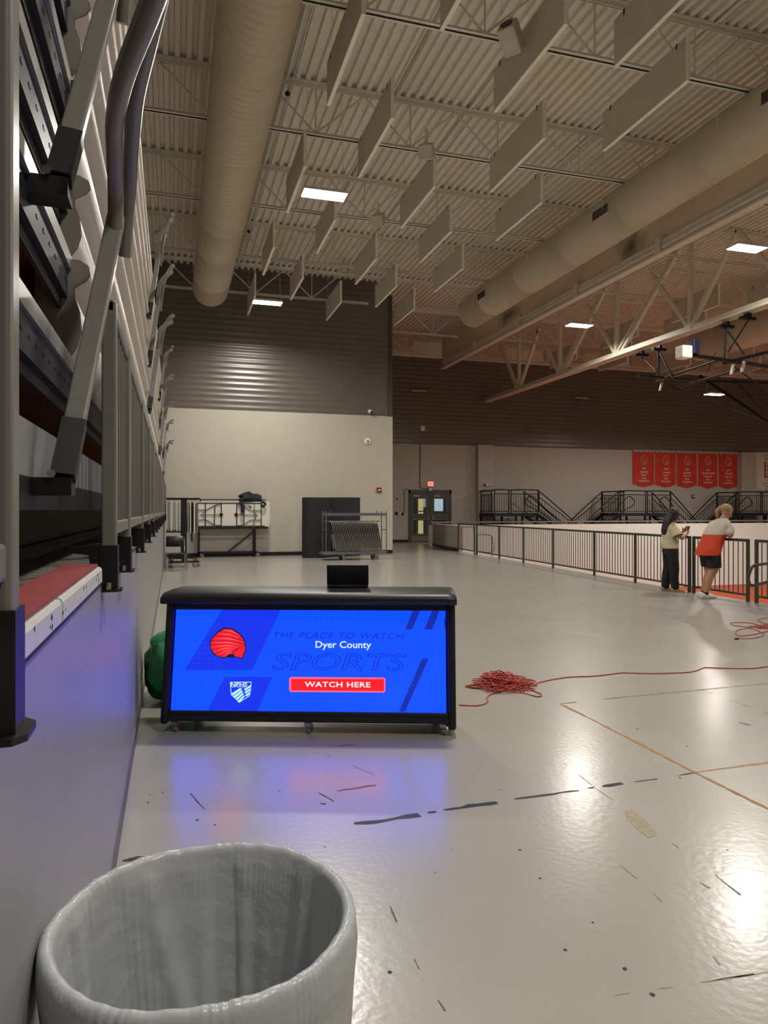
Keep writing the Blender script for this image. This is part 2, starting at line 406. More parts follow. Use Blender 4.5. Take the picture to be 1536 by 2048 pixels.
# ------------------------------------------------------------------ long truss girder over the court edge
XG = 15.3; GB, GT = 7.1, 9.82
g = thing('truss_girder', 'large white steel truss girder running above the court edge', 'girder', (XG, 33, 0))
def gl(y): return y-33
M_gird = mat('girder_paint', 'd2c9b8', .5, var=.04)
b = MB(); b.box(-.2, gl(4), GB-.025, -.02, gl(YF-.2), GB); b.box(.02, gl(4), GB-.025, .2, gl(YF-.2), GB); b.box(-.045, gl(4), GB, -.02, gl(YF-.2), GB+.19); b.box(.02, gl(4), GB, .045, gl(YF-.2), GB+.19)
b.build('bottom_chord', M_gird, g)
b = MB(); b.box(-.14, gl(4), GT-.02, -.02, gl(YF-.2), GT+.12); b.box(.02, gl(4), GT-.02, .14, gl(YF-.2), GT+.12); b.build('top_chord', M_gird, g)
YBn = [29.6, 26.0, 22.1, 18.3, 14.5, 10.7, 6.9]
for i, y in enumerate(YBn):
    MB().bar((0,gl(y),GB+.05), (0,gl(y),GT), .13, .13).build('web_vertical', M_gird, g)
    heavy = i in (1, 2, 4)
    for sgn, nm in ((-1, 'web_diagonal'), (1, 'web_diagonal')):
        dy = sgn*(1.9 if not (heavy and sgn < 0) else 3.2)
        m = MB()
        if heavy and sgn < 0:
            for dx in (-.13, .13): m.bar((0,gl(y)-.08+dx,GB+.06), (0,gl(y)+dy+dx,GT), .1, .11, (1,0,0))
            for k in range(1, 4): m.bar((0, gl(y)+dy*k/4-.2, GB+(GT-GB)*k/4), (0, gl(y)+dy*k/4+.2, GB+(GT-GB)*k/4), .09, .09)
        else: m.bar((0,gl(y),GB+.06), (0,gl(y)+dy,GT-.3), .12, .12, (1,0,0))
        m.build(nm, M_gird, g)
MB().bar((0,gl(29.8),GB+.05), (0,gl(31.6),GT), .1, .1, (1,0,0)).build('web_diagonal', M_gird, g)
# ------------------------------------------------------------------ dusty bulkhead with conduits
XK = 12.5
md = mat('dusty_tan_paint', 'dccab0', .75, var=.22, scale=.55, aniso=(1,.5,1.4))
def stain(c, ry, rz):
    # soft soot smear: colour of the panel itself around one spot
    n, l = md.node_tree.nodes, md.node_tree.links; b = n['Principled BSDF']; old = b.inputs['Base Color'].links[0].from_socket
    t = n.new('ShaderNodeTexCoord'); s = n.new('ShaderNodeVectorMath'); s.operation = 'SUBTRACT'; s.inputs[1].default_value = (XK, c.y, c.z); l.new(t.outputs['Object'], s.inputs[0])
    m = n.new('ShaderNodeVectorMath'); m.operation = 'MULTIPLY'; m.inputs[1].default_value = (0, 1/ry, 1/rz); l.new(s.outputs[0], m.inputs[0])
    g = n.new('ShaderNodeVectorMath'); g.operation = 'LENGTH'; l.new(m.outputs[0], g.inputs[0])
    z = n.new('ShaderNodeTexNoise'); z.inputs['Scale'].default_value = 2.5; z.inputs['Detail'].default_value = 5; l.new(t.outputs['Object'], z.inputs['Vector'])
    a = n.new('ShaderNodeMath'); a.operation = 'MULTIPLY_ADD'; a.inputs[1].default_value = .9; l.new(z.outputs['Fac'], a.inputs[0]); l.new(g.outputs['Value'], a.inputs[2])
    r = n.new('ShaderNodeMapRange'); r.inputs['From Min'].default_value = .55; r.inputs['From Max'].default_value = 1.4; r.inputs['To Min'].default_value = .85; r.inputs['To Max'].default_value = 0; l.new(a.outputs[0], r.inputs['Value'])
    x = n.new('ShaderNodeMixRGB'); l.new(r.outputs[0], x.inputs[0]); l.new(old, x.inputs[1]); x.inputs[2].default_value = lin('2e2820'); l.new(x.outputs[0], b.inputs['Base Color'])
stain(onX(1262,492,XK), .9, .5); stain(onX(1018,632,XK), 1.3, .4)
tag(MB().box(XK, 4, 8.72, XK+.12, YF-1.2, DECK-.002).build('bulkhead', md), 'dusty tan bulkhead panel hanging behind the right air duct', 'bulkhead')
cb = thing('conduit_run', 'bundle of pale conduits along the lower edge of the dusty bulkhead', 'conduits', (XK-.06, 20, 8.6))
for k in range(5):
    MB().tube([(-.02-.03*(k % 2), -16, .16-.062*k), (-.02-.03*(k % 2), 11.4, .16-.062*k), (.03, 11.8, .1-.05*k)], .024, 6).build('conduit', M_steel, cb)
MB().box(-.1, -16, -.22, .12, 12, -.16).build('support_angle', M_gird, cb)
for y in (-8, -4, 0, 4, 8): MB().box(-.12, y-.1, -.18, -.06, y+.1, .24).build('strap', M_gird, cb)
# ------------------------------------------------------------------ round air ducts
M_duct = mat('duct_paint', 'b9ab97', .45, var=.05, scale=2)
def duct(X, Z, R, y0, y1, label, seams):
    t = thing('air_duct', label, 'duct', (X, y1, Z))
    n = 48; prof = [(0.02,0),(R*.55,.002),(R*.9,-.015),(R*.985,-.05),(R,-.12)]
    y = -.12
    for s in seams:
        prof += [(R, s-y1+.012),(R+.006, s-y1+.006),(R+.006, s-y1-.006),(R, s-y1-.012)]
    prof.append((R, y0-y1))
    rings = [[(r*math.cos(2*PI*k/n), yy, r*math.sin(2*PI*k/n)) for k in range(n)] for r, yy in prof]
    MB().loft(rings, True, False).build('shell', M_duct, t)
    y = y1-1.5
    while y > y0:
        m = MB()
        for sx in (-1, 1): m.tube([(sx*(R+.01), y-y1, 0), (sx*(R+.01), y-y1, DECK-Z-.1)], .008, 5)
        m.build('hanger', M_steel, t); y -= 3.6
    return t
sl = [21.4, 18.9] + [17.0-.17*k for k in range(60)]
dA = duct(1.12, 8.5, .545, 2, 22.9, 'large round cream spiral duct hanging above the left bleachers', sl)
dB = duct(10.0, 8.5, .54, 3, 22.9, 'large round cream duct running above the guard railing', [21.2, 18.7, 16.2, 13.7, 11.2, 8.7])
dC = duct(20.6, 8.3, .62, 8, 24.2, 'cream round duct seen through the truss beyond the girder', [22, 19])
mg = mat('grille_dark', '4a4740', .5, var=.1)
for yy in (20.9, 14.3, 9.3):
    a = math.radians(190)
    c = Vector((-.54, yy-22.9, -.02))
    fr = MB(); fr.box(c.x-.012, c.y-.34, c.z-.13, c.x+.05, c.y+.34, c.z-.105); fr.box(c.x-.012, c.y-.34, c.z+.105, c.x+.05, c.y+.34, c.z+.13)
    fr.box(c.x-.012, c.y-.34, c.z-.105, c.x+.05, c.y-.31, c.z+.105); fr.box(c.x-.012, c.y+.31, c.z-.105, c.x+.05, c.y+.34, c.z+.105)
    fo = fr.build('grille_frame', M_duct, dB)
    gm = MB().box(c.x-.002, c.y-.31, c.z-.105, c.x+.04, c.y+.31, c.z+.105)
    for k in range(10): gm.box(c.x-.01, c.y-.3+k*.064, c.z-.105, c.x+.01, c.y-.29+k*.064, c.z+.105)
    gm.build('grille', mg, fo)
# ------------------------------------------------------------------ acoustic baffles
M_baf = mat('baffle_fabric', 'bfb6a8', .8, var=.03)
bz0, bz1 = H+6.65, H+7.35
baf = MB().box(-.025, 0, bz0, .025, 2.25, bz1).mesh('panel', M_baf)
bedge = MB().box(-.03,-.004,bz0-.006,.03,2.254,bz0+.012).box(-.03,-.006,bz0+.012,.03,.012,bz1).mesh('lit_edge', mat('baffle_edge_lit','efe8da',.6,var=.02))  # brighter strips paint the light caught by the lower and near edges
bwire = MB().tube([(0,.235,bz1),(0,.235,DECK)], .004, 4).mesh('hanging_wire', M_steel)
bclip = MB().box(-.03,.22,bz1-.08,.03,.25,bz1+.01).mesh('clip', M_black)
COLS = [(2.45,[22.3,18.0,13.6,9.2,4.8]),(3.57,[20.15,15.9,11.5,6.95]),(5.16,[22.2,18.05,13.7,8.6,4.2]),(6.37,[20.15,15.8,11.35,6.98]),(7.65,[22.2,18.1,13.75,9.2,4.8])]
def baffle(X, Y, label, grp, dz=0):
    t = thing('ceiling_baffle', label, 'baffle', (X, Y, dz), 0, grp)
    inst('panel', baf, t); inst('lit_edge', bedge, t); inst('hanging_wire', bwire, t); inst('hanging_wire', bwire, t, (0,1.77,0)); inst('clip', bclip, t); inst('clip', bclip, t, (0,1.77,0)); return t
for ci, (X, YY) in enumerate(COLS):
    for ri, Y in enumerate(YY):
        baffle(X, Y, 'pale ceiling baffle, %s from the far end, %s column right of left duct' % (ORD[ri], ORD[ci]), 'ceiling baffles between the two ducts')
for ci, (X, YY) in enumerate([(17.0,[27.5,23.2,19,14.8]),(18.3,[25.4,21.1,16.9]),(19.6,[27.5,14.8]),(22.6,[27,22.7,18.4]),(24.0,[29,24.8,20.5]),(26.5,[27,22.7])]):
    for ri, Y in enumerate(YY):
        baffle(X, Y, 'ceiling baffle beyond the truss girder, %s from far wall, %s column past it' % (ORD[ri], ORD[ci]), 'ceiling baffles over the court')
# pale acoustic boards at the top of the far wall
for i, (u0, u1, v0, v1, pos) in enumerate([(782,826,668,702,'beside the alcove corner'),(922,1012,682,716,'below the end of the right duct'),(1090,1170,690,722,'behind the truss girder end'),(1262,1316,700,732,'left of the hoop frame'),(1385,1452,704,741,'behind the hoop winch'),(1508,1580,712,745,'at the right picture edge')]):
    a, c = onY(u0, v1, YF-.12), onY(u1, v0, YF-.12)
    t = thing('wall_baffle', 'cream acoustic board hanging before the far dark wall, '+pos, 'baffle', (a.x, YF-.12, a.z), 0, 'boards along the far wall')
    MB().box(0, -.03, 0, c.x-a.x, .03, c.z-a.z).build('panel', mat('cream_board','c2ae97',.7,var=.03), t)
    m = MB()
    for x in (.15, c.x-a.x-.15): m.tube([(x,0,c.z-a.z),(x,0,DECK-a.z)], .005, 4)
    m.build('hanging_wire', M_steel, t)
# ------------------------------------------------------------------ high-bay lamps
M_led = emis('led_diffuser', 'fff3e0', 14)
def lamp(X, Y, Z, label):
    t = thing('high_bay_lamp', label, 'lamp', (X, Y, Z), 0, 'high bay lamps')
    b = MB().box(-.44,-.2,.0,.44,.2,.05).box(-.3,-.1,.05,.3,.1,.1); b.build('housing', mat('lamp_housing','c9c9c4',.4), t)
    for s in (-1, 1): MB().box(-.43, s*.1-.085, -.012, .43, s*.1+.085, -.001).build('diffuser', M_led, t)
    m = MB()
    for s in (-1, 1): m.tube([(s*.4,0,.05),(s*.34,0,DECK-Z)], .006, 4)
    m.build('suspension_wire', M_steel, t)
    ld = bpy.data.lights.new('lamp_light', 'AREA'); ld.shape = 'RECTANGLE'; ld.size = .86; ld.size_y = .38
    ld.energy = LAMP_W; ld.color = LAMP_COL; ld.spread = math.radians(165)
    lo = bpy.data.objects.new('lamp_light', ld); C.objects.link(lo); lo.parent = t; lo.location = (0,0,-.02)
lamp(2.9, 13.95, 7.9, 'bright rectangular lamp hanging between baffles right of the left duct')
lamp(2.75, 21.7, 7.9, 'bright rectangular lamp hanging in front of the dark alcove siding')
lamp(13.3, 21.35, 7.9, 'bright lamp hanging behind the truss girder end, left of the two at the truss')
lamp(13.25, 13.9, 7.9, 'brightest lamp hanging right of the dusty bulkhead near the upper right')
lamp(23.2, 26.2, 6.76, 'bright lamp hanging below the hoop frame at the far right')
for (x, y) in ((2.9,6.3),(2.9,-1.3),(13.3,6.3),(23.2,18.5),(23.2,11),(23.2,3),(28.3,14),(33.4,18.5),(33.4,11)):  # unseen lamps on the grid, plus one off it added to whiten the pit
    lamp(x, y, 7.9, 'unseen high bay lamp, there for its light')
# ------------------------------------------------------------------ small ceiling devices
def camera_box(u, v, d, label, yaw, tilt):
    p = onD(u, v, d)
    t = thing('ceiling_speaker', label, 'speaker', p)
    b = MB().box(-.14,-.2,-.14,.14,.2,.14); o = b.build('cabinet', mat('speaker_shell','bfb7a6',.5), t); bevel(o, .03, 3)
    o.rotation_euler = (tilt, 0, yaw)
    MB().tube([(0,-.205,0),(0,-.215,0)], .095, 20).build('cone', M_black, o)
    MB().bar((0,0,.1),(0,0,ZBm-p.z),.05,.05).build('bracket', M_steel, t)
camera_box(1022, 76, 10.6, 'boxy pale ceiling speaker with round black cone near the top', math.radians(-50), math.radians(-35))
camera_box(853, 303, 13.7, 'boxy pale ceiling speaker below the second joist in the middle', math.radians(150), math.radians(-30))
camera_box(757, 440, 17.0, 'small pale ceiling speaker below the third joist in the middle', math.radians(150), math.radians(-30))
for (u, v, d, lab) in ((687,541,23.8,'round pale device under the last joist before the dark siding'),(323,470,16.5,'round pale ceiling fixture left of the left duct')):
    p = onD(u, v, d); t = thing('round_fixture', lab, 'fixture', p)
    MB().lathe([(.02,-.06),(.11,-.05),(.16,0),(.16,.05),(.05,.1),(.04,.12)], 20, caps=True).build('dome', mat('speaker_shell','bfb7a6',.5), t)
    MB().tube([(0,0,.1),(0,0,DECK-p.z)], .012, 6).build('stem', M_steel, t)
for (u, v, d, lab) in ((575,187,13.6,'small black sensor clipped to the first joist right of the left duct'),(497,463,20.9,'small black sensor clipped to a joist beside the far end of the left duct')):
    p = onD(u, v, d); t = thing('ceiling_sensor', lab, 'sensor', p)
    MB().sphere((0,0,0), .05, .04, .05).build('body', M_black, t); MB().tube([(0,0,0),(.02,0,DECK-p.z-.02)], .012, 6).build('bracket', M_steel, t)
for i, (x, lab) in enumerate(((2.1,'pale conduit along the roof deck just right of the left duct'),(4.2,'pale conduit along the roof deck between the second and third baffle columns'),(5.9,'pale conduit along the roof deck left of the fourth baffle column'),(8.9,'pale conduit along the roof deck left of the right duct'))):
    tag(MB().tube([(x,2,DECK-.03),(x,24.6,DECK-.03)], .022, 6).tube([(x+.12,2,DECK-.03),(x+.12,24.6,DECK-.03)], .016, 6).build('ceiling_conduit', M_steel), lab, 'conduit')
# ------------------------------------------------------------------ folded basketball hoop frame on the girder
M_hoop = mat('hoop_black', '141110', .4, metal=.3, var=.1)
h = thing('hoop_frame', 'black folded basketball hoop frame clamped under the truss girder', 'hoop frame', onX(1318, 700, XG))
o0 = Vector(h.location)
def hx(u, v, dx=0): return onX(u, v, XG+dx)-o0
for (u, v) in ((1283,710),(1318,699),(1452,653),(1495,637)):
    p = hx(u, v); m = MB().cbox(p, .5, .12, .08).cbox(p+Vector((0,0,.08)), .1, .2, .1); m.build('clamp', M_hoop, h)
for (u, v0, v1) in ((1317,700,757),(1450,655,722)):
    MB().tube([hx(u,v0), hx(u,v1)], .045, 8).build('post', M_hoop, h)
for a, c, r in (((1320,706),(1346,757),.03),((1455,662),(1488,708),.025),((1497,640),(1455,705),.025),((1284,714),(1312,742),.02)):
    MB().tube([hx(*a), hx(*c)], r, 6).build('brace', M_hoop, h)
a, c = hx(1318,755), hx(1450,718)
MB().tube([a+Vector((-.8,0,.02)), a+Vector((1.2,0,-.02))], .05, 8).build('cross_tube', M_hoop, h)
MB().tube([c+Vector((-1.4,0,.05)), c+Vector((3.5,0,-.25))], .06, 8).build('cross_tube', M_hoop, h)
for dx, dz in ((.15,-.02),(.75,-.28)):
    MB().tube([a+Vector((dx,0,dz)), c+Vector((dx-.3,0,dz))], .045, 8).build('long_tube', M_hoop, h)
MB().tube([c+Vector((.2,.3,-.05)), c+Vector((.9,-2.2,.1))], .05, 8).build('pivot_tube', M_hoop, h)
w0 = c+Vector((-1.1,0,.12))
o = MB().cbox(w0+Vector((0,0,.15)), .22, .3, .42).build('winch_motor', mat('winch_blue','1d2740',.4), h); bevel(o, .03)
o = MB().cbox(w0+Vector((-.32,0,-.02)), .34, .34, .36).build('winch_housing', mat('winch_white','f2efe6',.35), h); bevel(o, .04)
for (u, v) in ((1324,772),(1467,738),(1488,733)):
    p = hx(u, v); MB().bar(p+Vector((0,0,.14)), p+Vector((-.08,0,-.16)), .08, .05).build('pulley', mat('pulley_steel','8d8378',.4,metal=.5), h)
# hoop mast folded towards the court with its cables
m0 = onX(1400, 752, XG+5)-o0; m1 = onX(1580, 872, XG+5)-o0
MB().tube([m0, m1], .07, 8).build('mast', M_hoop, h)
MB().tube([onX(1420,762,XG+6)-o0, onX(1590,768,XG+6)-o0], .05, 8).build('mast', M_hoop, h)
for a, c, d in (((1338,770),(1560,855),2),((1470,735),(1560,800),2),((1470,760),(1590,890),4.9)):
    MB().tube([onX(*a,XG+d)-o0, onX(*c,XG+d)-o0], .018, 5).build('cable', M_hoop, h)
MB().tube([onX(1437,690,XG+5)-o0, m0+Vector((0,-.4,.05))], .015, 5).build('cable', M_hoop, h)
# ================================================================== FOLDED BLEACHER ON THE LEFT
BY0, BY1 = -1.5, 24.6             # along the wall
SEATY = 2.85                      # where the seats start beyond the aisle
M_perf = mat('blue_black_steel', '2b2d3a', .42, metal=.5, var=.12, scale=8)
M_alu = mat('galvanised_nosing', 'a9aaa9', .36, metal=.75, var=.12, scale=14, aniso=(1,.2,1))
M_seat = mat('grey_seat_plastic', 'c6c0b7', .4, var=.04, scale=30, bump=.12, bscale=180)
M_ply = mat('plywood_underside', 'a56a3a', .7, var=.25, scale=3, aniso=(1,.15,1))
M_endc = mat('seat_end_grey', '77736d', .5, var=.05)
bl = thing('telescopic_bleacher', 'folded telescopic bleacher with stacked grey seat rows above the left wall', 'bleacher', (-.36, 3, 1.4))
bo = Vector(bl.location)
def bx(x0, y0, z0, x1, y1, z1): return MB().box(x0-bo.x, y0-bo.y, z0-bo.z, x1-bo.x, y1-bo.y, z1-bo.z)
ZR = [2.17, 2.54, 2.85, 3.2, 3.52, 3.86, 4.19, 4.52, 4.85]
XF = -.36
hole = MB().box(-.002,-.012,-.005,.002,.012,.005).mesh('bolt_hole', M_black)
for i, z in enumerate(ZR):
    # galvanised nosing strip, perforated channel below it, plywood tread behind
    bx(XF-.03, BY0, z-.055, XF, BY1, z).build('nosing', M_alu, bl)
    ch = bx(XF-.035, BY0, z-.16, XF-.012, BY1, z-.055).build('channel', M_perf, bl)
    if i < 6:
        for k in range(22): inst('bolt_hole', hole, ch, (XF-.012-bo.x, .9+.11*k-bo.y, z-.105-bo.z))
    bx(XF-.05, BY0, z-.2, XF-.035, BY1, z-.15).build('channel_lip', M_blackrub, bl)
    bx(-1.3, BY0, z-.03, XF-.03, BY1, z-.012).build('tread', M_ply, bl)
    bx(-1.3, BY0, z-.2, XF-.5, BY1, z-.03).build('riser', M_ply, bl)
    # seat row: curved plastic front from this nosing up to the next
    h = (ZR[i+1]-z if i+1 < len(ZR) else .33)
    pr = [(XF,.0),(XF+.02,.03),(XF+.035,.08),(XF+.03,.14),(XF+.012,.19),(XF+.01,.215),(XF+.05,.24),(XF+.066,.262),(XF+.06,.29),(XF+.03,.305),(XF-.12,.31),(XF-.12,.0)]
    pr = [(x, zz*h/.318) for x, zz in pr]
    pl = [(x-bo.x, z+zz-bo.z) for x, zz in pr]
    m = MB(); n = len(pl); ya, yb = SEATY-bo.y, BY1-bo.y
    vs = [(x,ya,zz) for x, zz in pl]+[(x,yb,zz) for x, zz in pl]
    m.add(vs, [(k,(k+1) % n,n+(k+1) % n,n+k) for k in range(n-2)], True)
    m.build('seat_row', M_seat, bl)
    MB().prism([(p[0]-.002, p[1]) for p in pl], ya-.012, ya+.001, 'y').build('seat_end_cap', M_endc, bl)
# lowest deck front: black beam, rubber tread, ledge
bx(-1.3, BY0, 1.6, -.37, BY1, 1.69).build('front_beam', M_black, bl)
bx(-.40, 1.0, 1.69, -.372, BY1, 1.84).build('front_channel', mat('galv_plate','9a9ba0',.35,metal=.4,var=.1), bl)
bx(-1.3, BY0, 1.345, -.34, BY1, 1.375).build('deck_board', mat('grey_deck','716b63',.6,var=.12,scale=5), bl)
bx(-1.5, BY0, 1.37, -1.3, BY1, 5.0).build('back_panel', M_blackrub, bl)
bx(-1.3, BY0, 1.38, -.9, BY1, 1.6).build('kick_panel', mat('kick','5a544c',.6,var=.1), bl)
for k in range(7):
    MB().tube([(-.85-bo.x, 1.4+.25*k-bo.y, 1.58-bo.z), (-.85-bo.x, 1.4+.25*k-bo.y, 1.545-bo.z)], .03, 10).build('roller', mat('roller','3a3a3a',.4,metal=.5), bl)
# ledge nosing on the wall head: red tread and white scuffed fascia in two lengths
lg = thing('wall_ledge', 'red rubber ledge tread with scuffed white fascia along the left wall head', 'ledge', (XL, 2, 1.345))
MB().box(-.10, BY0-2, 0, .004, .62, .062).build('core', mat('ledge_core','6d6152',.7), lg)
for (y0, y1) in ((BY0, 2.62),):
    MB().box(-.105, y0-2, .062, .002, y1-2, .07).build('red_tread', mat('red_rubber','8d3434',.55,var=.12,scale=25), lg)
rng = random.Random(5)
for (y0, y1) in ((BY0, 1.695), (1.715, 2.62)):
    m = MB().prism([(.004,.004),(.012,.004),(.016,.01),(.016,.05),(.011,.058),(.004,.06)], y0-2, y1-2, 'y')
    fa = m.build('fascia', mat('white_fascia','c6c5c1',.4,var=.05,scale=12), lg)
    if y1 < 3:
        for k in range(8):
            yy = y0+(y1-y0)*rng.random(); zz = .016+.03*rng.random(); r = .004+.005*rng.random()
            if y0 < 0: yy = .9+.7*rng.random()
            MB().add([(.0165, yy-2+r*math.cos(a)*(.5+rng.random()), zz+r*.8*math.sin(a)*(.5+rng.random())) for a in [j*PI/3 for j in range(6)]], [tuple(range(6))]).build('chip', M_blackrub, fa)
MB().box(.001, BY0-2, -.008, .008, BY1-2, .003).build('black_strip', M_blackrub, lg)  # thin black strip along the foot of the ledge
# ------------------------------------------------------------------ front guard rails bolted to the ledge
pw = .052; PX = -.226               # post axis so the outer face stands at -0.20
post_m = MB().box(-pw/2,-pw/2,.07,pw/2,pw/2,.99).mesh('post', M_grey)
foot_m = MB().box(-.031,-.031,-.075,.031,.031,.085).mesh('foot_sleeve', M_black)
plate_m = MB().prism([(-.07,-.05),(.03,-.05),(.045,-.03),(.045,.03),(.03,.05),(-.07,.05)], -.085, -.075, 'z').mesh('foot_plate', M_black)
bolt_m = MB().tube([(0,0,-.075),(0,0,-.05)], .011, 6).mesh('bolt', M_chrome)
bal_m = MB().box(-.011,-.011,.16,.011,.011,.95).mesh('baluster', M_grey)
arm_m = MB().prism([(-.14,.08),(-.03,.09),(-.03,-.07),(-.05,-.07),(-.07,.05),(-.14,.06)], -.025, .025, 'y').mesh('bracket', M_black)
def guard(ys, label, z=1.385):
    t = thing('guard_rail', label, 'guard rail', (PX, ys[0], z), 0, 'grey guard rails along the bleacher front')
    L = ys[-1]-ys[0]
    o = MB().box(-.02, -pw/2, .945, .02, L+pw/2, .99).build('top_rail', M_grey, t); bevel(o, .006)
    o = MB().box(-.02, pw/2, .122, .02, L-pw/2, .172).build('bottom_rail', M_grey, t); bevel(o, .006)
    for y in ys:
        p = inst('post', post_m, t, (0, y-ys[0], 0)); bevel(p, .008)
        f = inst('foot_sleeve', foot_m, p); inst('foot_plate', plate_m, p); inst('bolt', bolt_m, p, (.0,-.042,0)); inst('bracket', arm_m, p)
    for a, c in zip(ys, ys[1:]):
        n = max(1, int((c-a)/.11))
        for k in range(1, n): inst('baluster', bal_m, t, (0, a-ys[0]+(c-a)*k/n, 0))
dd = [2.67, 3.48, 5.05, 6.53, 8.0, 9.5, 11, 12.5, 14, 15.5, 17, 18.5, 20, 21.5, 23]
gy = [(d+.2*ST)/CT-.03 for d in dd]
guard([gy[0], gy[1]], 'grey baluster guard rail, second from the camera, beside the bleacher opening')
for j, names in enumerate(['third', 'fourth', 'fifth', 'sixth']):
    i0 = 1+j*3+ (0 if j == 0 else 0)
    ys = gy[1+3*j:1+3*j+4]
    ys = [ys[0]+.09]+ys[1:] if j else [ys[0]+.07]+ys[1:]
    guard(ys, 'grey baluster guard rail along the left bleacher, %s section from the camera' % names)
y1 = (.974+.2*ST)/CT-.03
guard([y1-1.5, y1], 'nearest grey guard rail cut by the left picture edge')
# ------------------------------------------------------------------ aisle handrails folded against the stack
def handrail(y, z, x=-.29):
    o = Vector((x, y, z))-bo
    flat = [Vector((0,0,.02)), Vector((.055,.27,.48)), Vector((.10,.47,.92))]
    m = MB()
    m.bar(flat[0], flat[2], .058, .04, (0,1,0)); flat[1] = flat[0].lerp(flat[2], .5)
    hr = m.build('handrail', M_grey, bl, o); bevel(hr, .006)
    MB().bar(flat[0]+Vector((-.004,-.02,-.03)), flat[0].lerp(flat[1], .3), .064, .05, (0,1,0)).build('foot_sleeve', M_black, hr)
    MB().box(-.16,-.04,-.06,.02,.05,-.01).build('foot_bracket', M_black, hr)
    MB().tube([(-.03,-.05,0),(-.03,-.02,0)], .012, 8).build('bolt', M_chrome, hr)
    MB().tube(catmull([flat[2]+Vector((0,-.03,-.06)), (.105,.38,.97), (.115,.2,1.0), (.13,0,1.01), (.17,-.25,1.0), (.24,-.55,.98), (.27,-.7,.96)], 8), .026, 14).build('rail_tube', M_grey, hr)
    MB().tube(catmull([flat[2]+Vector((.02,.1,-.1)), (.135,.5,.96), (.15,.38,1.02), (.165,.2,1.05), (.19,-.05,1.07), (.23,-.3,1.07), (.27,-.55,1.06), (.29,-.68,1.04)], 8), .024, 14).build('rail_tube', M_grey, hr)
    return hr
handrail(2.17, 1.70)
handrail(2.1, 2.5)
for y in (9.6, 16.8):
    for z in (2.9, 3.5, 4.12): handrail(y, z)
handrail(22.5, 2.6); handrail(22.5, 3.2)
# ================================================================== WASTE BIN IN FRONT
bin_ = thing('waste_bin', 'round white waste bin lined with a translucent plastic bag in front', 'waste bin', (.062, 1.494, 0)); bin_.scale = (1.01, 1.01, 1.014)
M_bin = mat('bin_plastic', 'c9c8c4', .4, var=.03)
MB().lathe([(.02,.0),(.24,0),(.25,.02),(.288,.70),(.288,.715),(.298,.72),(.300,.755),(.294,.765),(.284,.762),(.279,.71),(.243,.03),(.02,.025)], 64).build('barrel', M_bin, bin_)
ml = bpy.data.materials.new('bin_liner_film'); ml.use_nodes = True; MATS['bin_liner_film'] = ml
n, l = ml.node_tree.nodes, ml.node_tree.links; bb = n['Principled BSDF']
bb.inputs['Base Color'].default_value = lin('c6cacd'); bb.inputs['Roughness'].default_value = .3; bb.inputs['Specular IOR Level'].default_value = .5
tr = n.new('ShaderNodeBsdfTranslucent'); tr.inputs[0].default_value = lin('d4d6d8')
mxs = n.new('ShaderNodeMixShader'); mxs.inputs[0].default_value = .25
l.new(bb.outputs[0], mxs.inputs[1]); l.new(tr.outputs[0], mxs.inputs[2]); l.new(mxs.outputs[0], n['Material Output'].inputs[0])
nz = n.new('ShaderNodeTexNoise'); nz.inputs['Scale'].default_value = 14; nz.inputs['Detail'].default_value = 5
tcx = n.new('ShaderNodeTexCoord'); l.new(tcx.outputs['Object'], nz.inputs['Vector'])
bp = n.new('ShaderNodeBump'); bp.inputs['Strength'].default_value = .55; bp.inputs['Distance'].default_value = .015; l.new(nz.outputs['Fac'], bp.inputs['Height']); l.new(bp.outputs[0], bb.inputs['Normal'])
NA, rl = 420, random.Random(11)
ph = [rl.random()*6.28 for _ in range(12)]
def fold(a, t):
    # t: 0 at the rim, 1 at the bag floor; soft pleats that open out downwards
    s = 0
    for k, (fr, am) in enumerate(((4,.010),(7,.008),(11,.006),(17,.004),(26,.0018))):
        s += am*math.sin(fr*a + ph[k] + 1.3*math.sin(2*a+ph[k+5]) + t*(1.5-.3*k))
    g = math.exp(-((a-2.45+.22*t)/.20)**2)           # gathered pleats on the wall side
    s += g*.012*math.sin(95*a + 9*t)*(.35+.65*math.exp(-((t-.35)/.5)**2))
    g2 = math.exp(-((a-2.05+.55*t)/.10)**2); s -= g2*.018
    return s
prof = []  # (radius, z, fold weight, t)
for z in (.60,.63,.66,.69,.715): prof.append((.2945+.0135*(z-.6)/.115, z, .35*(.715-z)/.115+.12, 0))
for k in range(9):
    a = PI*k/8; prof.append((.2905+.0145*math.cos(a), .752+.020*math.sin(a), .14, 0))
for k in range(1, 40):
    t = k/39; prof.append((.272-.045*t-.05*max(0,t-.8)**1*2, .752-.62*t, .25+1.2*min(1, t*2.2), t))
prof += [(.14,.105,1.0,1),(.05,.09,.5,1)]
rings = []
for r, z, wt, t in prof:
    ring = []
    for k in range(NA):
        a = 2*PI*k/NA; f = fold(a, t)*wt
        cr = .0009*math.sin(120*a+ph[3]+5*math.sin(7*a))*(.5+.5*math.sin(11*a+ph[2])) if t == 0 else .0009*math.sin(120*a+ph[3]+5*math.sin(7*a))*max(0, 1-t*5)
        rr = (r + min(f+cr, .004)) if t > 0 else r + max(f*.5+cr, -.001)
        zz = z + (.0025*math.sin(5*a+ph[1])+.001*math.sin(31*a+ph[6])+cr*1.2 if .7 < z and t < .2 else 0)
        if z < .61 and t == 0: zz += .03*math.sin(3*a+ph[2])+.012*math.sin(8*a+ph[4])
        ring.append((rr*math.cos(a), rr*math.sin(a), zz))
    rings.append(ring)
MB().loft(rings, True, False).build('bag_liner', ml, bin_)

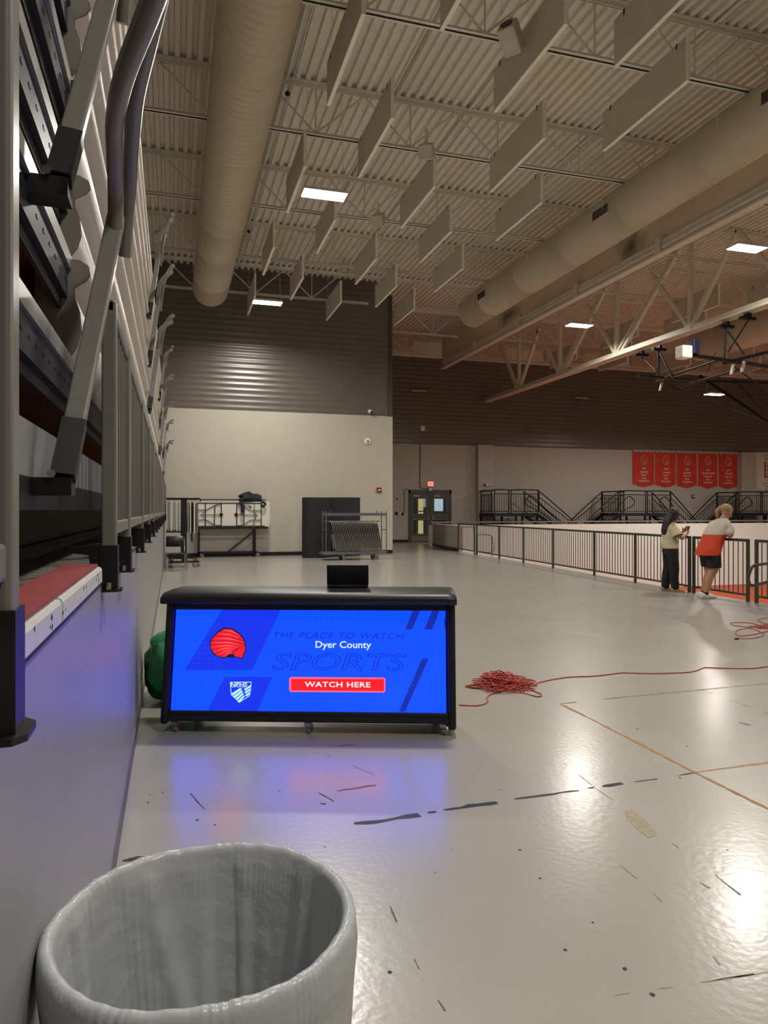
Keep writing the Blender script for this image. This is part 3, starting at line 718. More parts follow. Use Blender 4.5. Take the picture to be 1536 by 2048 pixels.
# ================================================================== LED SCORER'S TABLE
pl, pr_ = Vector((onZ(345,1447).x, onZ(345,1447).y, 0)), Vector((onZ(895,1463).x, onZ(895,1463).y, 0))
axis = (pr_-pl); ang = math.atan2(axis.y, axis.x)
mid = (pl+pr_)/2*.967; ang += math.radians(3.3)
st = thing('scorer_table', 'black padded rolling scorer table with lit blue video screen', 'scorer table', (mid.x, mid.y, 0), ang)
# local frame: x along the table, -y towards the viewer, leaning back slightly
W = 2.11; TILT = math.radians(9.5); Hs = .98
def tl(x, z, y=0): return Vector((x, y + (z-.07)*math.tan(TILT), z))
M_vin = mat('black_vinyl', '0d0d11', .42, var=.1, scale=30)
def slab(x0, x1, z0, z1, y0, y1):
    vs = []
    for z in (z0, z1):
        for y in (y0, y1):
            for x in (x0, x1): vs.append(tl(x, z, y))
    return MB().add(vs, [(0,2,3,1),(4,5,7,6),(0,1,5,4),(2,6,7,3),(0,4,6,2),(1,3,7,5)])
hw2 = W/2
bevel(slab(-hw2+.02, hw2-.02, .09, .15, -.02, .3).build('base_rail', M_vin, st), .01)
bevel(slab(-hw2, -hw2+.055, .07, .93, -.035, .4).build('side_pad', M_vin, st), .02, 3)
bevel(slab(hw2-.055, hw2, .05, .93, -.035, .4).build('side_pad', M_vin, st), .02, 3)
bevel(slab(-hw2+.05, hw2-.05, .13, .93, .03, .1).build('cabinet', M_black, st), .005)
bevel(slab(-hw2+.055, hw2-.055, .87, .93, -.02, .03).build('screen_bezel', M_vin, st), .006)
bevel(slab(-hw2+.055, hw2-.055, .13, .165, -.02, .03).build('screen_bezel', M_vin, st), .006)
# padded top with a rounded front edge
tp = []
for (y, z) in ((-.05,.925),(-.065,.94),(-.068,.965),(-.055,.99),(-.02,1.005),(.2,1.012),(.42,1.005),(.44,.98),(.44,.93)): tp.append((y+.06, z))
b = MB(); rings = []
for x, s in ((-hw2-.005,.75),(-hw2+.005,.95),(-hw2+.06,1.0),(hw2-.06,1.0),(hw2-.005,.95),(hw2+.005,.75)):
    rings.append([(x, .19+(y-.19)*(.97+.03*s), .925+(z-.925)*s) for y, z in tp])
b.loft(rings, True); b.build('padded_top', M_vin, st)
# screen with its picture as thin lit layers
sx0, sx1, sz0, sz1 = -.985, .985, .165, .905
SW, SH = sx1-sx0, sz1-sz0
BOOST = 1.0
M_blue = emis('screen_blue', '0038ff', 2.1); M_blue2 = emis('screen_blue_dark', '0829c8', 1.5); M_blue3 = emis('screen_blue_line', '0d2fb4', BOOST)
M_red = emis('screen_red', 'ff1018', 2.0); M_pink = emis('screen_red_edge', 'ff6a86', BOOST); M_txt = emis('screen_white', 'e6fbff', BOOST*.95); M_cy = emis('screen_cyan', 'bdf6ff', BOOST)
M_navy = emis('screen_navy', '0a2aa8', BOOST); M_hl = emis('screen_red_light', 'ff8f86', BOOST); M_ink = emis('screen_ink', '081040', BOOST)
scr = slab(sx0, sx1, sz0, sz1, -.012, .03).build('screen', M_blue, st)
# drawing plane: x right 0..1, y up 0..1 across the screen; layer n lies n*0.6 mm in front
upv = (tl(0,1)-tl(0,0)).normalized()
def scrM(layer): 
    o = tl(sx0, sz0, -.012) + Vector((0,-1,0))*(.0008*layer)
    return frame_xz(o, (1,0,0), upv)
SHt = SH/upv.z
def S2(p): return (p[0]*SW, p[1]*SHt, 0)
def draw(name, polys, m, layer):
    b = MB()
    for poly in polys: b.add([S2(p) for p in poly], [tuple(range(len(poly)))])
    return b.xf(scrM(layer)).build(name, m, scr)
def write(name, txt, cx, cy, hgt, m, layer, **kw):
    b = text_mb(txt, 1.0, **kw); xs = [p[0] for p in b.v]; ys = [p[1] for p in b.v]
    s = hgt*SHt/(max(ys)-min(ys)); wdt = kw.get('w')
    M = scrM(layer) @ Matrix.Translation((cx*SW, cy*SHt, 0)) @ Matrix.Scale(s, 4)
    b.xf(Matrix.Translation((-(max(xs)+min(xs))/2, -(max(ys)+min(ys))/2, 0))); b.xf(M)
    return b.build(name, m, scr)
def uv(u, v):   # photo pixel -> screen fraction
    t = (v-1215)/(1424-1215); xl = 354-9*t; xr = 890+3*t
    top = 1214+3*(u-354)/536; bot = 1420+8*(u-345)/548
    return ((u-xl)/(xr-xl), 1-(v-top)/(bot-top))
draw('panel_shape', [[uv(372,1343),(uv(452,1214)[0],1),(uv(568,1214)[0],1),uv(508,1343)]], M_blue2, 1)
draw('panel_shape', [[uv(452,1357),uv(548,1357),(uv(519,1420)[0],0),(uv(420,1420)[0],0)]], M_blue2, 1)
for (a, c, d, e) in (((830,1217),(845,1217),(825,1264),(811,1264)),((868,1217),(882,1217),(865,1264),(849,1264)),((845,1322),(858,1322),(812,1425),(800,1425)),((888,1240),(891,1240),(891,1262),(887,1262))):
    draw('stripe', [[uv(*a),uv(*c),uv(*d),uv(*e)]], M_navy, 1)
b = MB()
for (u0, u1, v0, v1) in ((362,450,1290,1415),(600,720,1225,1275),(748,890,1365,1420)):
    for u in range(u0, u1, 10):
        for v in range(v0, v1, 10):
            c = S2(uv(u, v)); b.add([(c[0]-.003,c[1]-.003,0),(c[0]+.003,c[1]-.003,0),(c[0]+.003,c[1]+.003,0),(c[0]-.003,c[1]+.003,0)], [(0,1,2,3)])
tag(b.xf(scrM(1)).build('dot_pattern', emis('screen_blue_dot','2a6dff',BOOST), scr), kind='stuff')
write('lettering', 'THE PLACE TO WATCH', *uv(680,1276), .055, M_navy, 2, sx=1.38, shear=.25, space=1.12)
write('lettering', 'Dyer County', *uv(689,1296), .085, M_txt, 2, sx=1.12, bold=.012)
write('lettering', 'SPORTS', *uv(681,1328), .165, M_navy, 2, sx=1.62, shear=.22, outline=.014)
draw('button', [[uv(582,1360),uv(585,1357),uv(770,1359),uv(773,1362),uv(773,1385),uv(770,1388),uv(585,1386),uv(582,1383)]], M_pink, 2)
draw('button_face', [[uv(586,1361),uv(770,1362),uv(770,1385),uv(586,1383)]], M_red, 3)
write('lettering', 'WATCH HERE', *uv(678,1372), .05, M_txt, 4, sx=1.38, bold=.02, space=1.08)
# feathered head emblem, drawn as a fan of red feathers
ox, oy = 345, 1120; k = 650/1536
def E(x, y): return uv(300+x*k, 1120+y*k)
sil = [(308,375),(330,350),(360,335),(395,340),(425,358),(447,382),(457,408),(456,440),(447,455),(440,474),(425,470),(410,464),(390,468),(370,466),(350,470),(330,462),(312,456),(300,440),(293,420),(292,398)]
cx0 = sum(p[0] for p in sil)/len(sil); cy0 = sum(p[1] for p in sil)/len(sil)
draw('emblem_outline', [[E(cx0+(x-cx0)*1.05, cy0+(y-cy0)*1.07) for x, y in sil]], M_ink, 2)
fe = []
tipsL = [(362,336),(334,350),(312,370),(297,392),(293,412),(298,434),(314,454),(340,466),(368,466)]
rootsR = [(425,360),(440,376),(450,392),(456,410),(452,420),(430,424),(415,430),(402,440),(398,456)]
for i in range(len(tipsL)-1):
    a, c = tipsL[i], tipsL[i+1]; r0, r1 = rootsR[i], rootsR[i+1]
    a2 = (a[0]*.93+c[0]*.07, a[1]*.93+c[1]*.07); c2 = (a[0]*.14+c[0]*.86, a[1]*.14+c[1]*.86)
    r2 = (r0[0]*.88+r1[0]*.12, r0[1]*.88+r1[1]*.12); r3 = (r0[0]*.2+r1[0]*.8, r0[1]*.2+r1[1]*.8)
    md = ((a2[0]+r2[0])/2, (a2[1]+r2[1])/2-9); md2 = ((c2[0]+r3[0])/2, (c2[1]+r3[1])/2-7)
    draw('feather', [[E(*a2), E(*md), E(*r2), E(*r3), E(*md2), E(*c2)]], M_red, 3)
    ml_ = [((a2[0]+c2[0])/2, (a2[1]+c2[1])/2), ((md[0]+md2[0])/2, (md[1]+md2[1])/2), ((r2[0]+r3[0])/2, (r2[1]+r3[1])/2)]
    draw('quill', [[E(ml_[0][0]*.85+ml_[1][0]*.15, ml_[0][1]*.85+ml_[1][1]*.15-1), E(ml_[1][0], ml_[1][1]-2), E(ml_[2][0]*.8+ml_[1][0]*.2, ml_[2][1]*.8+ml_[1][1]*.2), E(ml_[1][0], ml_[1][1]+1)]], M_hl, 4)
draw('emblem_face', [[E(404,444),E(430,427),E(456,420),E(455,440),E(447,452),E(446,462),E(438,472),E(424,466),E(406,462)]], M_red, 3)
# striped shield badge
def Q(x, y): return uv(300+x*k, 1120+y*k)
def ring2(pts, wd, nm, m, layer):
    P = [Vector(S2(Q(*p))) for p in pts]; b = MB()
    for a, c in zip(P, P[1:]+P[:1]):
        d = (c-a).normalized(); nrm = Vector((-d.y,d.x,0))*wd
        b.add([a-nrm,c-nrm,c+nrm,a+nrm], [(0,1,2,3)])
    return b.xf(scrM(layer)).build(nm, m, scr)
ring2([(388,583),(487,583),(485,612),(480,645),(433,674),(393,640)], .0022, 'shield_outline', M_cy, 3)
for s in range(4):
    dx, dy = (0, 12*s)
    draw('shield_stripe', [[Q(392+10*s,636+12*s),Q(434+6*s,610+11*s),Q(446+4*s,614+11*s),Q(402+10*s,644+11*s)]], M_cy, 3)
    if s < 3: draw('shield_stripe', [[Q(452+3*s,616+13*s),Q(484-2*s,596+16*s),Q(484-2*s,606+16*s),Q(460+3*s,622+13*s)]], M_cy, 3)
write('lettering', 'NFHS', *Q(430,594), .038, M_txt, 3, sx=1.3, bold=.02); write('lettering', 'NETWORK', *Q(428,604), .014, M_txt, 3, sx=1.5)
# casters
def caster(parent, loc, r=.035, rz=0, mw=None):
    h = inst('caster', MB().box(-.022,-.022,r*1.6,.022,.022,r*2.3).bar((0,-.018,r*1.8),(.02,-.018,r),.006,.025).bar((0,.018,r*1.8),(.02,.018,r),.006,.025).mesh('caster', M_chrome), parent, loc, (0,0,rz))
    MB().tube([(.02,-.013,r),(.02,.013,r)], r, 16).build('wheel', mw or mat('caster_grey','7d7d80',.4), h)
    return h
for x in (-.96, 0, .97): caster(st, (x, .03, 0), .035, rz=1.2)
for x in (-.9, .9): caster(st, (x, .32, 0), .035, rz=.3)
bk_ = slab(-hw2+.05, hw2-.05, .1, .13, .02, .38).build('base_shelf', M_black, st)
# laptop standing open on the table top
lp = thing('laptop', 'black laptop seen from behind its raised lid on the scorer table', 'laptop', st.matrix_world @ Vector((0,0,0)))
Mst = Matrix.Translation((mid.x, mid.y, 0)) @ Matrix.Rotation(ang, 4, 'Z')
lp.location = Mst @ Vector((.255, .36, 1.018)); lp.rotation_euler = (0,0,ang+math.radians(2))
bevel(MB().box(-.155,-.02,-.006,.155,.2,.012).build('base', M_black, lp), .004)
m = MB().box(-.155,-.006,0,.16,.006,.16); o = m.build('lid', mat('laptop_lid','101217',.35,var=.05), lp); o.location = (0,-.02,.012); o.rotation_euler = (math.radians(-12+24),0,0); bevel(o, .005)
MB().box(-.145,.0062,.012,.145,.0075,.15).build('display', mat('display_off','050608',.15), o)
# ================================================================== GREEN BAG
def blobby(n, m, f):
    rings = []
    for i in range(m+1):
        p = PI*(i+.03)/(m+.06); ring = []
        for k_ in range(n):
            a = 2*PI*k_/n; ring.append(f(a, p))
        rings.append(ring)
    return MB().loft(rings)
gp = onZ(312, 1405)
gb = thing('green_bag', 'crumpled shiny green plastic bag between wall and scorer table', 'bag', (.06, gp.y+.12, 0))
r5 = [random.Random(9).random()*6 for _ in range(20)]; rr5 = random.Random(19); r5 = [rr5.random()*6 for _ in range(20)]
def fbag(a, p):
    s = 1+.10*math.sin(3*a+r5[0]+2*p)+.06*math.sin(5*a+r5[1]-3*p)+.05*math.sin(7*p+2*a+r5[2])+.03*math.sin(11*a+5*p+r5[3])+.02*math.sin(17*a-9*p+r5[4])
    z = .29-.29*math.cos(p)*(1+.1*math.sin(2*a+r5[5])); rad = .33*math.sin(p)**.75*s*(1.05-.25*(z/.58))
    z *= 1-.1*math.sin(3*a+r5[6])*math.sin(p)
    return (max(rad*math.cos(a), -.295), rad*math.sin(a)*.9, max(0.002, z))
mgb = mat('green_film', '24824f', .16, var=.2, scale=5, bump=.9, bscale=22)
mgb.node_tree.nodes['Principled BSDF'].inputs['Transmission Weight'].default_value = .15
blobby(64, 40, fbag).build('bag_body', mgb, gb)
MB().lathe([(.03,0),(.022,.03),(.05,.07),(.07,.09)], 14, (0,0,.555)).build('tied_neck', mgb, gb)
# ================================================================== RED EXTENSION CORDS
M_cord = mat('red_cord', 'a2332a', .45, var=.1, scale=30)
rc = random.Random(21)
pc = onZ(1003, 1372)
pts = [onZ(918,1410,.006), onZ(955,1411,.006), onZ(975,1404,.006), onZ(983,1388,.006)]
for k_ in range(95):
    a = k_*2.45+rc.random()*1.0; r = .1+.23*rc.random()
    h_ = .008+.13*max(0, 1-(r/.33)**2)*rc.random()
    e = 1.0 if k_ % 12 else 1.45
    pts.append(Vector((pc.x+r*e*math.cos(a)*1.02, pc.y+r*e*math.sin(a)*.95, h_ if e == 1 else .006)))
for (u, v) in ((1040,1385),(1075,1393),(1082,1388),(1055,1376),(1065,1369),(1100,1360),(1140,1354),(1190,1352),(1240,1346),(1260,1346),(1310,1347),(1380,1344),(1405,1336),(1412,1335),(1440,1336),(1500,1337),(1536,1333),(1580,1330)):
    pts.append(onZ(u, v, .006))
tag(MB().tube(catmull(pts, 5), .0052, 6).build('extension_cord', M_cord), 'long red extension cord heaped beside the scorer table', 'cord')
pts = [onZ(u, v, .007) for (u, v) in ((1478,1277),(1510,1276),(1528,1268),(1500,1257),(1472,1262),(1480,1272),(1520,1266),(1540,1258),(1500,1246),(1462,1246),(1475,1252),(1530,1256))]
p2 = onZ(1548, 1256)
for k_ in range(30):
    a = k_*2.3+rc.random(); r = .08+.26*rc.random(); pts.append(Vector((p2.x+r*math.cos(a), p2.y+r*math.sin(a)*.8, .008+.06*rc.random()*(1-r/.36))))
for (u, v) in ((1528,1246),(1517,1240),(1530,1236),(1560,1240)): pts.append(onZ(u, v, .01))
c2 = thing('extension_cord', 'red extension cord coil at the right edge near the railing', 'cord', (p2.x, p2.y, 0))
b = MB().tube(catmull(pts, 5), .0055, 6); b.xf(Matrix.Translation((-p2.x,-p2.y,0))); b.build('cable', M_cord, c2)
q = onZ(1476, 1277, .012); MB().bar(q-p2, q-p2+Vector((-.05,-.01,0)), .025, .02).build('plug', mat('plug_dark','5a1f1a',.5), c2)
# ================================================================== DOORS AND WALL FITTINGS
M_frame = mat('door_frame_grey', '4b4a44', .45, var=.06); M_leaf = mat('door_leaf_grey', '55524a', .4, var=.06)
dr = thing('double_door', 'dark grey glazed double exit doors in the far wall', 'door', ((DX0+DX1)/2, YF, 0))
dw = (DX1-DX0)/2
for nm, bx_ in (('jamb',(-dw,-.06,0,-dw+.09,.1,DZ)),('jamb',(dw-.09,-.06,0,dw,.1,DZ)),('header',(-dw,-.06,DZ-.16,dw,.1,DZ)),('mullion',(-.04,-.06,0,.04,.1,DZ-.16))):
    MB().box(*bx_).build(nm, M_frame, dr)
M_sky = emis('daylight_view', 'dbe6f5', 1.5); M_out = emis('outside_tan', 'f4cf90', 1.4)
gl_ = glass('door_glass', 'aab6b4', .02)
for s in (-1, 1):
    x0, x1 = (-dw+.1, -.05) if s < 0 else (.05, dw-.1)
    zt = DZ-.18; g0, g1 = x0+.17, x1-.17
    b = MB(); b.box(x0,-.03,.02,g0,.02,zt); b.box(g1,-.03,.02,x1,.02,zt); b.box(g0,-.03,.02,g1,.02,.42); b.box(g0,-.03,1.08,g1,.02,1.42); b.box(g0,-.03,zt-.26,g1,.02,zt)
    lf = b.build('door_leaf', M_leaf, dr)
    MB().box(g0,-.008,1.42,g1,-.002,zt-.26).build('glass_pane', gl_, lf); MB().box(g0,-.008,.42,g1,-.002,1.08).build('glass_pane', gl_, lf)
    MB().tube([(x0+.06,-.09,1.14),(x1-.06,-.09,1.14)], .022, 8).build('push_bar', M_chrome, lf)
    MB().box((x1-.1) if s < 0 else x0+.02,-.1,1.1,(x1-.02) if s < 0 else x0+.1,-.03,1.3).build('latch_case', M_chrome, lf)
    MB().box(x0+.12,-.1,zt-.16,x0+.46,-.03,zt-.08).build('door_closer', mat('closer_alu','a39f92',.35,metal=.5), lf)
    MB().box(x0+.03,-.034,.06,x1-.03,-.03,.3).build('kick_plate', mat('kick_steel','8d877b',.3,metal=.6), lf)
# daylit vestibule behind the glass
vb = thing('vestibule', 'daylit vestibule with pale walls behind the double doors', 'vestibule', ((DX0+DX1)/2, YF+.75, 0))
MB().box(-dw,0,0,dw+.6,.05,3).build('end_wall', mat('vest_wall','8d9ba0',.6), vb)
MB().box(-.36,-.03,.3,-.1,-.01,2.36).build('bright_window', M_out, vb); MB().box(.5,-.03,1.55,.98,-.01,2.36).build('bright_window', M_sky, vb)
MB().box(-.1,-.02,1.75,.06,-.01,2.34).build('notice_sheet', emis('notice_lit','eadfe0',.8), vb)
MB().box(-dw,-.6,-.02,dw+.6,0,0).build('vestibule_floor', mat('vest_floor','77736a',.3), vb)
m = MB(); m.tube([(-.55,-.15,0),(-.55,-.15,1.5),(-.1,-.15,1.55)], .03, 6); m.build('green_handrail', mat('green_rail','2f5a4c',.4), vb)
def wallthing(name, label, cat, u, v, Y=None):
    p = onY(u, v, Y or YF); return thing(name, label, cat, p), p
def wall_text(parent, txt, x, z, h, m, y=-.012, sx=1.0, bold=0.0, space=1.0, nm='lettering', wmax=None):
    b = text_mb(txt, 1.0, sx=sx, bold=bold, space=space); xs = [p[0] for p in b.v]; ys = [p[1] for p in b.v]
    s = h/.72
    if wmax and (max(xs)-min(xs))*s > wmax: s = wmax/(max(xs)-min(xs))
    b.xf(Matrix.Translation((-(max(xs)+min(xs))/2, -(max(ys)+min(ys))/2, 0))); b.xf(frame_xz((x,y,z)) @ Matrix.Scale(s, 4))
    return b.build(nm, m, parent)
t, p = wallthing('exit_sign', 'lit red exit sign above the double doors', 'exit sign', 860, 968)
MB().box(-.17,-.09,-.13,.17,-.02,.13).build('housing', mat('sign_white','e8ddd2',.4), t); MB().box(-.15,-.094,-.11,.15,-.09,.11).build('face', emis('exit_face','ffb7a4',.9), t)
wall_text(t, 'EXIT', 0, 0, .14, emis('exit_red','ff2a18',1.1), -.098, bold=.02)
t, p = wallthing('emergency_light', 'small white box light directly on the door header', 'emergency light', 860, 979, YF-.1)
MB().box(-.06,-.05,-.06,.06,.02,.06).build('body', mat('sign_white','e8ddd2',.4), t)
p0 = onY(841, 888, YF-.04); p1 = onY(840, 965, YF-.04); p2 = onY(848, 977, YF-.04); p3 = onY(858, 977.5, YF-.04)
tag(MB().tube(catmull([p0, p1, p1.lerp(p2,.5)+Vector((-.05,0,-.1)), p2, p3], 6), .022, 6).build('wall_conduit', mat('conduit_grey','6d6860',.5)), 'thin conduit dropping down the wall to the exit sign', 'conduit')
q = [onY(811,978.5,YF-.04), onY(809,979.5,YF-.04), onY(809,1024,YF-.04), onY(805,1028,YF-.04)]
tag(MB().tube([onY(816,978.5,YF-.04)]+q, .018, 6).build('wall_conduit', mat('conduit_grey','6d6860',.5)), 'short conduit left of the double doors ending at a black switch', 'conduit')
tag(MB().box(q[3].x-.07, YF-.06, q[3].z-.06, q[3].x+.07, YF, q[3].z+.06).build('wall_switch', M_black), 'small black switch box at the foot of the conduit by the doors', 'switch')
a, c = onY(790.5,1018,YF), onY(808,993,YF)
t = thing('notice_board', 'pale paper notice on the wall left of the double doors', 'notice', (a.x, YF, a.z))
MB().box(0,-.012,0,c.x-a.x,0,c.z-a.z).build('sheet', mat('paper','b6aea3',.7,var=.05,scale=20), t)
b = MB(); 
for k in range(9): b.box(.06,-.0135,.08+.055*k,(c.x-a.x)*.9-(k % 3)*.05,-.012,.092+.055*k)
tag(b.build('print_lines', mat('print_grey','8d867d',.7), t), kind='stuff'); MB().tube([(.1,-.014,c.z-a.z-.12),(.1,-.012,c.z-a.z-.12)], .045, 12).build('print_emblem', M_black, t)
for (u, lab, m_) in ((792.5,'tiny black wall switch below the paper notice',M_black),(800,'tiny white wall switch below the paper notice',mat('sign_white','e8ddd2',.4))):
    p = onY(u, 1027, YF); tag(bevel(MB().box(p.x-.06,YF-.04,p.z-.08,p.x+.06,YF,p.z+.08).build('wall_switch', m_), .01), lab, 'switch')
# alcove wall fittings
t, p = wallthing('fire_alarm', 'red fire alarm horn on the white alcove wall', 'fire alarm', 758, 980, YB)
bevel(MB().box(-.09,-.06,-.09,.09,0,.09).build('body', mat('alarm_red','7e2a22',.4), t), .01); MB().box(-.05,-.064,-.02,.06,-.06,.02).build('strobe', mat('strobe_white','e9d9cf',.3), t)
t, p = wallthing('wall_speaker', 'small round white device high on the white alcove wall', 'wall device', 735, 883, YB)
MB().lathe([(.02,-.07),(.07,-.065),(.125,-.03),(.13,0)], 20, caps=True).xf(Matrix.Rotation(-PI/2,4,'X')).build('dome', mat('sign_white','e8ddd2',.4), t)
MB().tube([(0,-.075,.0),(0,-.065,0)], .04, 12).build('centre', mat('lens_grey','6b665d',.4), t)
t, p = wallthing('security_camera', 'small white dome camera on the dark alcove siding edge', 'camera', 738, 821, YB)
MB().bar((0,0,0),(0,-.12,-.02),.06,.06).build('arm', mat('sign_white','e8ddd2',.4), t); MB().sphere((0,-.12,-.05), .075).build('dome', mat('sign_white','e8ddd2',.4), t); MB().sphere((.03,-.16,-.075), .04).build('lens', M_black, t)
for (u, v, lab) in ((835,784,'flat white fixture on the dark far siding above the doors'),(1158,798,'flat white fixture on the dark far siding below the truss')):
    t, p = wallthing('wall_light', lab, 'wall light', u, v)
    MB().box(-.38,-.3,-.03,.38,0,.05).build('hood', mat('hood_white','b7aa97',.5), t); MB().box(-.3,-.26,-.05,.3,-.02,-.03).build('lens', mat('lens_grey','6b665d',.4), t)
t, p = wallthing('access_point', 'small white square device on the dark siding above the doors', 'wall device', 845, 857)
bevel(MB().box(-.12,-.08,-.12,.12,0,.12).build('body', mat('sign_white','e8ddd2',.4), t), .03)
t, p = wallthing('emergency_lamp', 'small white twin-head emergency lamp on the wall pilaster', 'emergency light', 974, 970, YF-.4)
MB().box(-.07,-.08,-.05,.07,0,.05).build('body', mat('sign_white','e8ddd2',.4), t)
for s in (-1, 1): MB().sphere((s*.14,-.1,.0), .06).build('lamp_head', mat('lens_grey','6b665d',.4) if s < 0 else mat('sign_white','e8ddd2',.4), t)
t, p = wallthing('fire_alarm', 'dark red fire alarm below the third orange banner', 'fire alarm', 1386, 993)
MB().box(-.1,-.06,-.1,.1,0,.1).build('body', mat('alarm_red','7e2a22',.4), t); MB().box(-.05,-.07,-.02,.08,-.06,.05).build('strobe', mat('strobe_white','e9d9cf',.3), t)
# ------------------------------------------------------------------ championship banners
M_ban = mat('banner_orange', 'c8331f', .7, var=.06, scale=3); M_bw = mat('banner_white', 'ead9cf', .6, var=.02)
ban = [((1264,1309),(905,974),['1973','Baseball','Class I','State','Champions']),((1309,1352),(906,975),['1978','Football','Class I','State','Runnerup']),
       ((1352,1394),(907,976),['1984','Baseball','Class AA','State','Champions']),((1395,1435),(908,977),['2011','Boys Basketball','Class AA','State','Runnerup']),
       ((1436,1475),(909,978),['2019','Volleyball','Class AA','State','Runnerup'])]
emb = [(308,375),(330,350),(360,335),(395,340),(425,358),(447,382),(457,408),(456,440),(447,462),(425,470),(390,468),(350,470),(318,456),(300,440),(292,410)]
for i, ((u0, u1), (v0, v1), lines) in enumerate(ban):
    a, c = onY(u0+1, v1, YF-.012), onY(u1-1, v0, YF-.012); wd, ht = c.x-a.x, c.z-a.z
    t = thing('banner', 'orange pennant banner, %s from the left, headed %s' % (ORD[i], lines[1]), 'banner', ((a.x+c.x)/2, YF-.012, a.z), 0, 'championship banners on the far wall')
    # cloth with soft vertical waves and a pointed hem
    nx, nz = 24, 16; vs = []; fs = []
    for j in range(nz+1):
        for k_ in range(nx+1):
            x = -wd/2+wd*k_/nx; zlo = .16*abs(x)/(wd/2) if True else 0
            z = zlo+(ht-zlo)*j/nz
            vs.append((x, -.02+.014*math.sin(k_*.55+i*1.7)*(1-j/nz*.7)-.008*math.sin(k_*1.3+j*.3+i), z))
    for j in range(nz):
        for k_ in range(nx): q_ = j*(nx+1)+k_; fs.append((q_,q_+1,q_+nx+2,q_+nx+1))
    cl = MB().add(vs, fs, True).build('cloth', M_ban, t)
    MB().box(-wd/2-.01,-.05,ht-.02,wd/2+.01,-.01,ht+.1).build('header_strip', mat('banner_header','8f7468',.6), t)
    MB().tube([(-wd/2-.04,-.03,ht+.1),(wd/2+.04,-.03,ht+.1)], .018, 6).build('rod', M_steel, t)
    wall_text(t, 'Dyer County High School', 0, ht+.055, .09, M_bw, -.056, bold=.015, wmax=wd*.97)
    # head emblem as an outlined fan
    sc = .0026; b = MB()
    def epp(q): return Vector(((q[0]-375)*sc*.9, -.055, ht-.42-(q[1]-405)*sc*1.6))
    P = [epp(q) for q in emb]
    for a_, c_ in zip(P, P[1:]+P[:1]): b.bar(a_, c_, .006, .028, (0,1,0))
    for q in ((335,352),(306,385),(296,412),(304,440),(330,462),(360,466)): b.bar(epp(q), epp((410+(q[1]-400)*.2, 395+(q[1]-400)*.45)), .006, .02, (0,1,0))
    b.bar(epp((412,430)), epp((452,424)), .006, .022, (0,1,0)); b.bar(epp((412,430)), epp((400,464)), .006, .022, (0,1,0))
    tag(b.build('emblem', M_bw, t), kind='stuff')
    for j, (ln, zz) in enumerate(zip(lines, (.50,.395,.30,.20,.10))):
        wall_text(t, ln, 0, .16+(ht-.2)*zz, .105, M_bw, -.055, bold=.012, wmax=wd*.82)
a, c = onY(1511,981,YF-.05), onY(1562,906,YF-.05); wd, ht = c.x-a.x, c.z-a.z
t = thing('award_banner', 'white vertical award banner with black lettering at the right edge', 'banner', ((a.x+c.x)/2, YF-.05, a.z))
MB().box(-wd/2,-.02,0,wd/2,0,ht).build('sheet', mat('banner_sheet','ddd2c6',.6,var=.02), t)
M_pr = mat('print_black','2b2725',.6)
for ln, zz, hh in (('A.F. BRIDGES',.93,.12),('AWARD',.83,.13),('T.S.S.A.A.',.27,.07),('DIVISIONAL',.19,.1),('FINALIST',.11,.1),('2016-2017',.03,.09)):
    wall_text(t, ln, 0, ht*zz, hh, M_pr, -.022, bold=.012, wmax=wd*.86)
M_maroon = mat('print_maroon','7a2a20',.6)
for j, (x0, z0, x1, z1, m_) in enumerate(((-.22,.36,.22,.74,mat('print_gold','b08a3c',.6)),(-.18,.38,.2,.72,mat('banner_sheet','ddd2c6',.6)),(-.1,.40,.16,.47,M_maroon),(-.1,.50,.16,.58,M_maroon),(-.1,.61,.16,.69,M_maroon),(-.3,.36,-.23,.76,M_maroon),(-.34,.34,.26,.36,M_maroon))):
    MB().box(x0,-.0225-.0012*j,ht*z0,x1,-.02,ht*z1).build('print_block', m_, t)

# ================================================================== GUARD RAILING BESIDE THE PIT
M_rg = mat('railing_green_grey', '3c3f38', .4, metal=.2, var=.06)
rb_bal = MB().tube([(0,0,.12),(0,0,1.04)], .0095, 6, False).mesh('baluster', M_rg)
def prail(ys, label, wide_ends=(False, False)):
    t = thing('pit_railing', label, 'railing', (rx(ys[0]), ys[0], 0), 0, 'green grey railings beside the court pit')
    P0 = Vector((rx(ys[0]), ys[0], 0)); pts = [Vector((rx(y), y, 0))-P0 for y in ys]
    m = MB(); m2 = MB()
    for a_, c_ in zip(pts, pts[1:]):
        m.bar(a_+Vector((0,0,1.07)), c_+Vector((0,0,1.07)), .05, .05); m2.bar(a_+Vector((0,0,.12)), c_+Vector((0,0,.12)), .045, .035)
        L = (c_-a_).length; n = max(2, round(L/.118))
        for k_ in range(1, n): inst('baluster', rb_bal, t, a_.lerp(c_, k_/n))
    m.build('top_rail', M_rg, t); m2.build('bottom_rail', M_rg, t)
    for i, q_ in enumerate(pts):
        w_ = .055 if (i == 0 and wide_ends[0]) or (i == len(pts)-1 and wide_ends[1]) else .05
        MB().box(q_.x-w_*.4, q_.y-w_/2, 0, q_.x+w_*.4, q_.y+w_/2, 1.09).build('post', M_rg, t)
    return t
prail([11.55,13.4,15.15,17.35,19.3,21.2,23.3], 'long green grey baluster railing between the corner posts and the standing person', (True, False))
prail([23.5,25.3], 'short green grey railing section next to the grey half wall')
prail([10.05,11.42], 'green grey railing section where the person in orange leans', (False, False))
t = prail([7.6,8.7,9.86], 'green grey railing with looped handrail cut by the right edge')
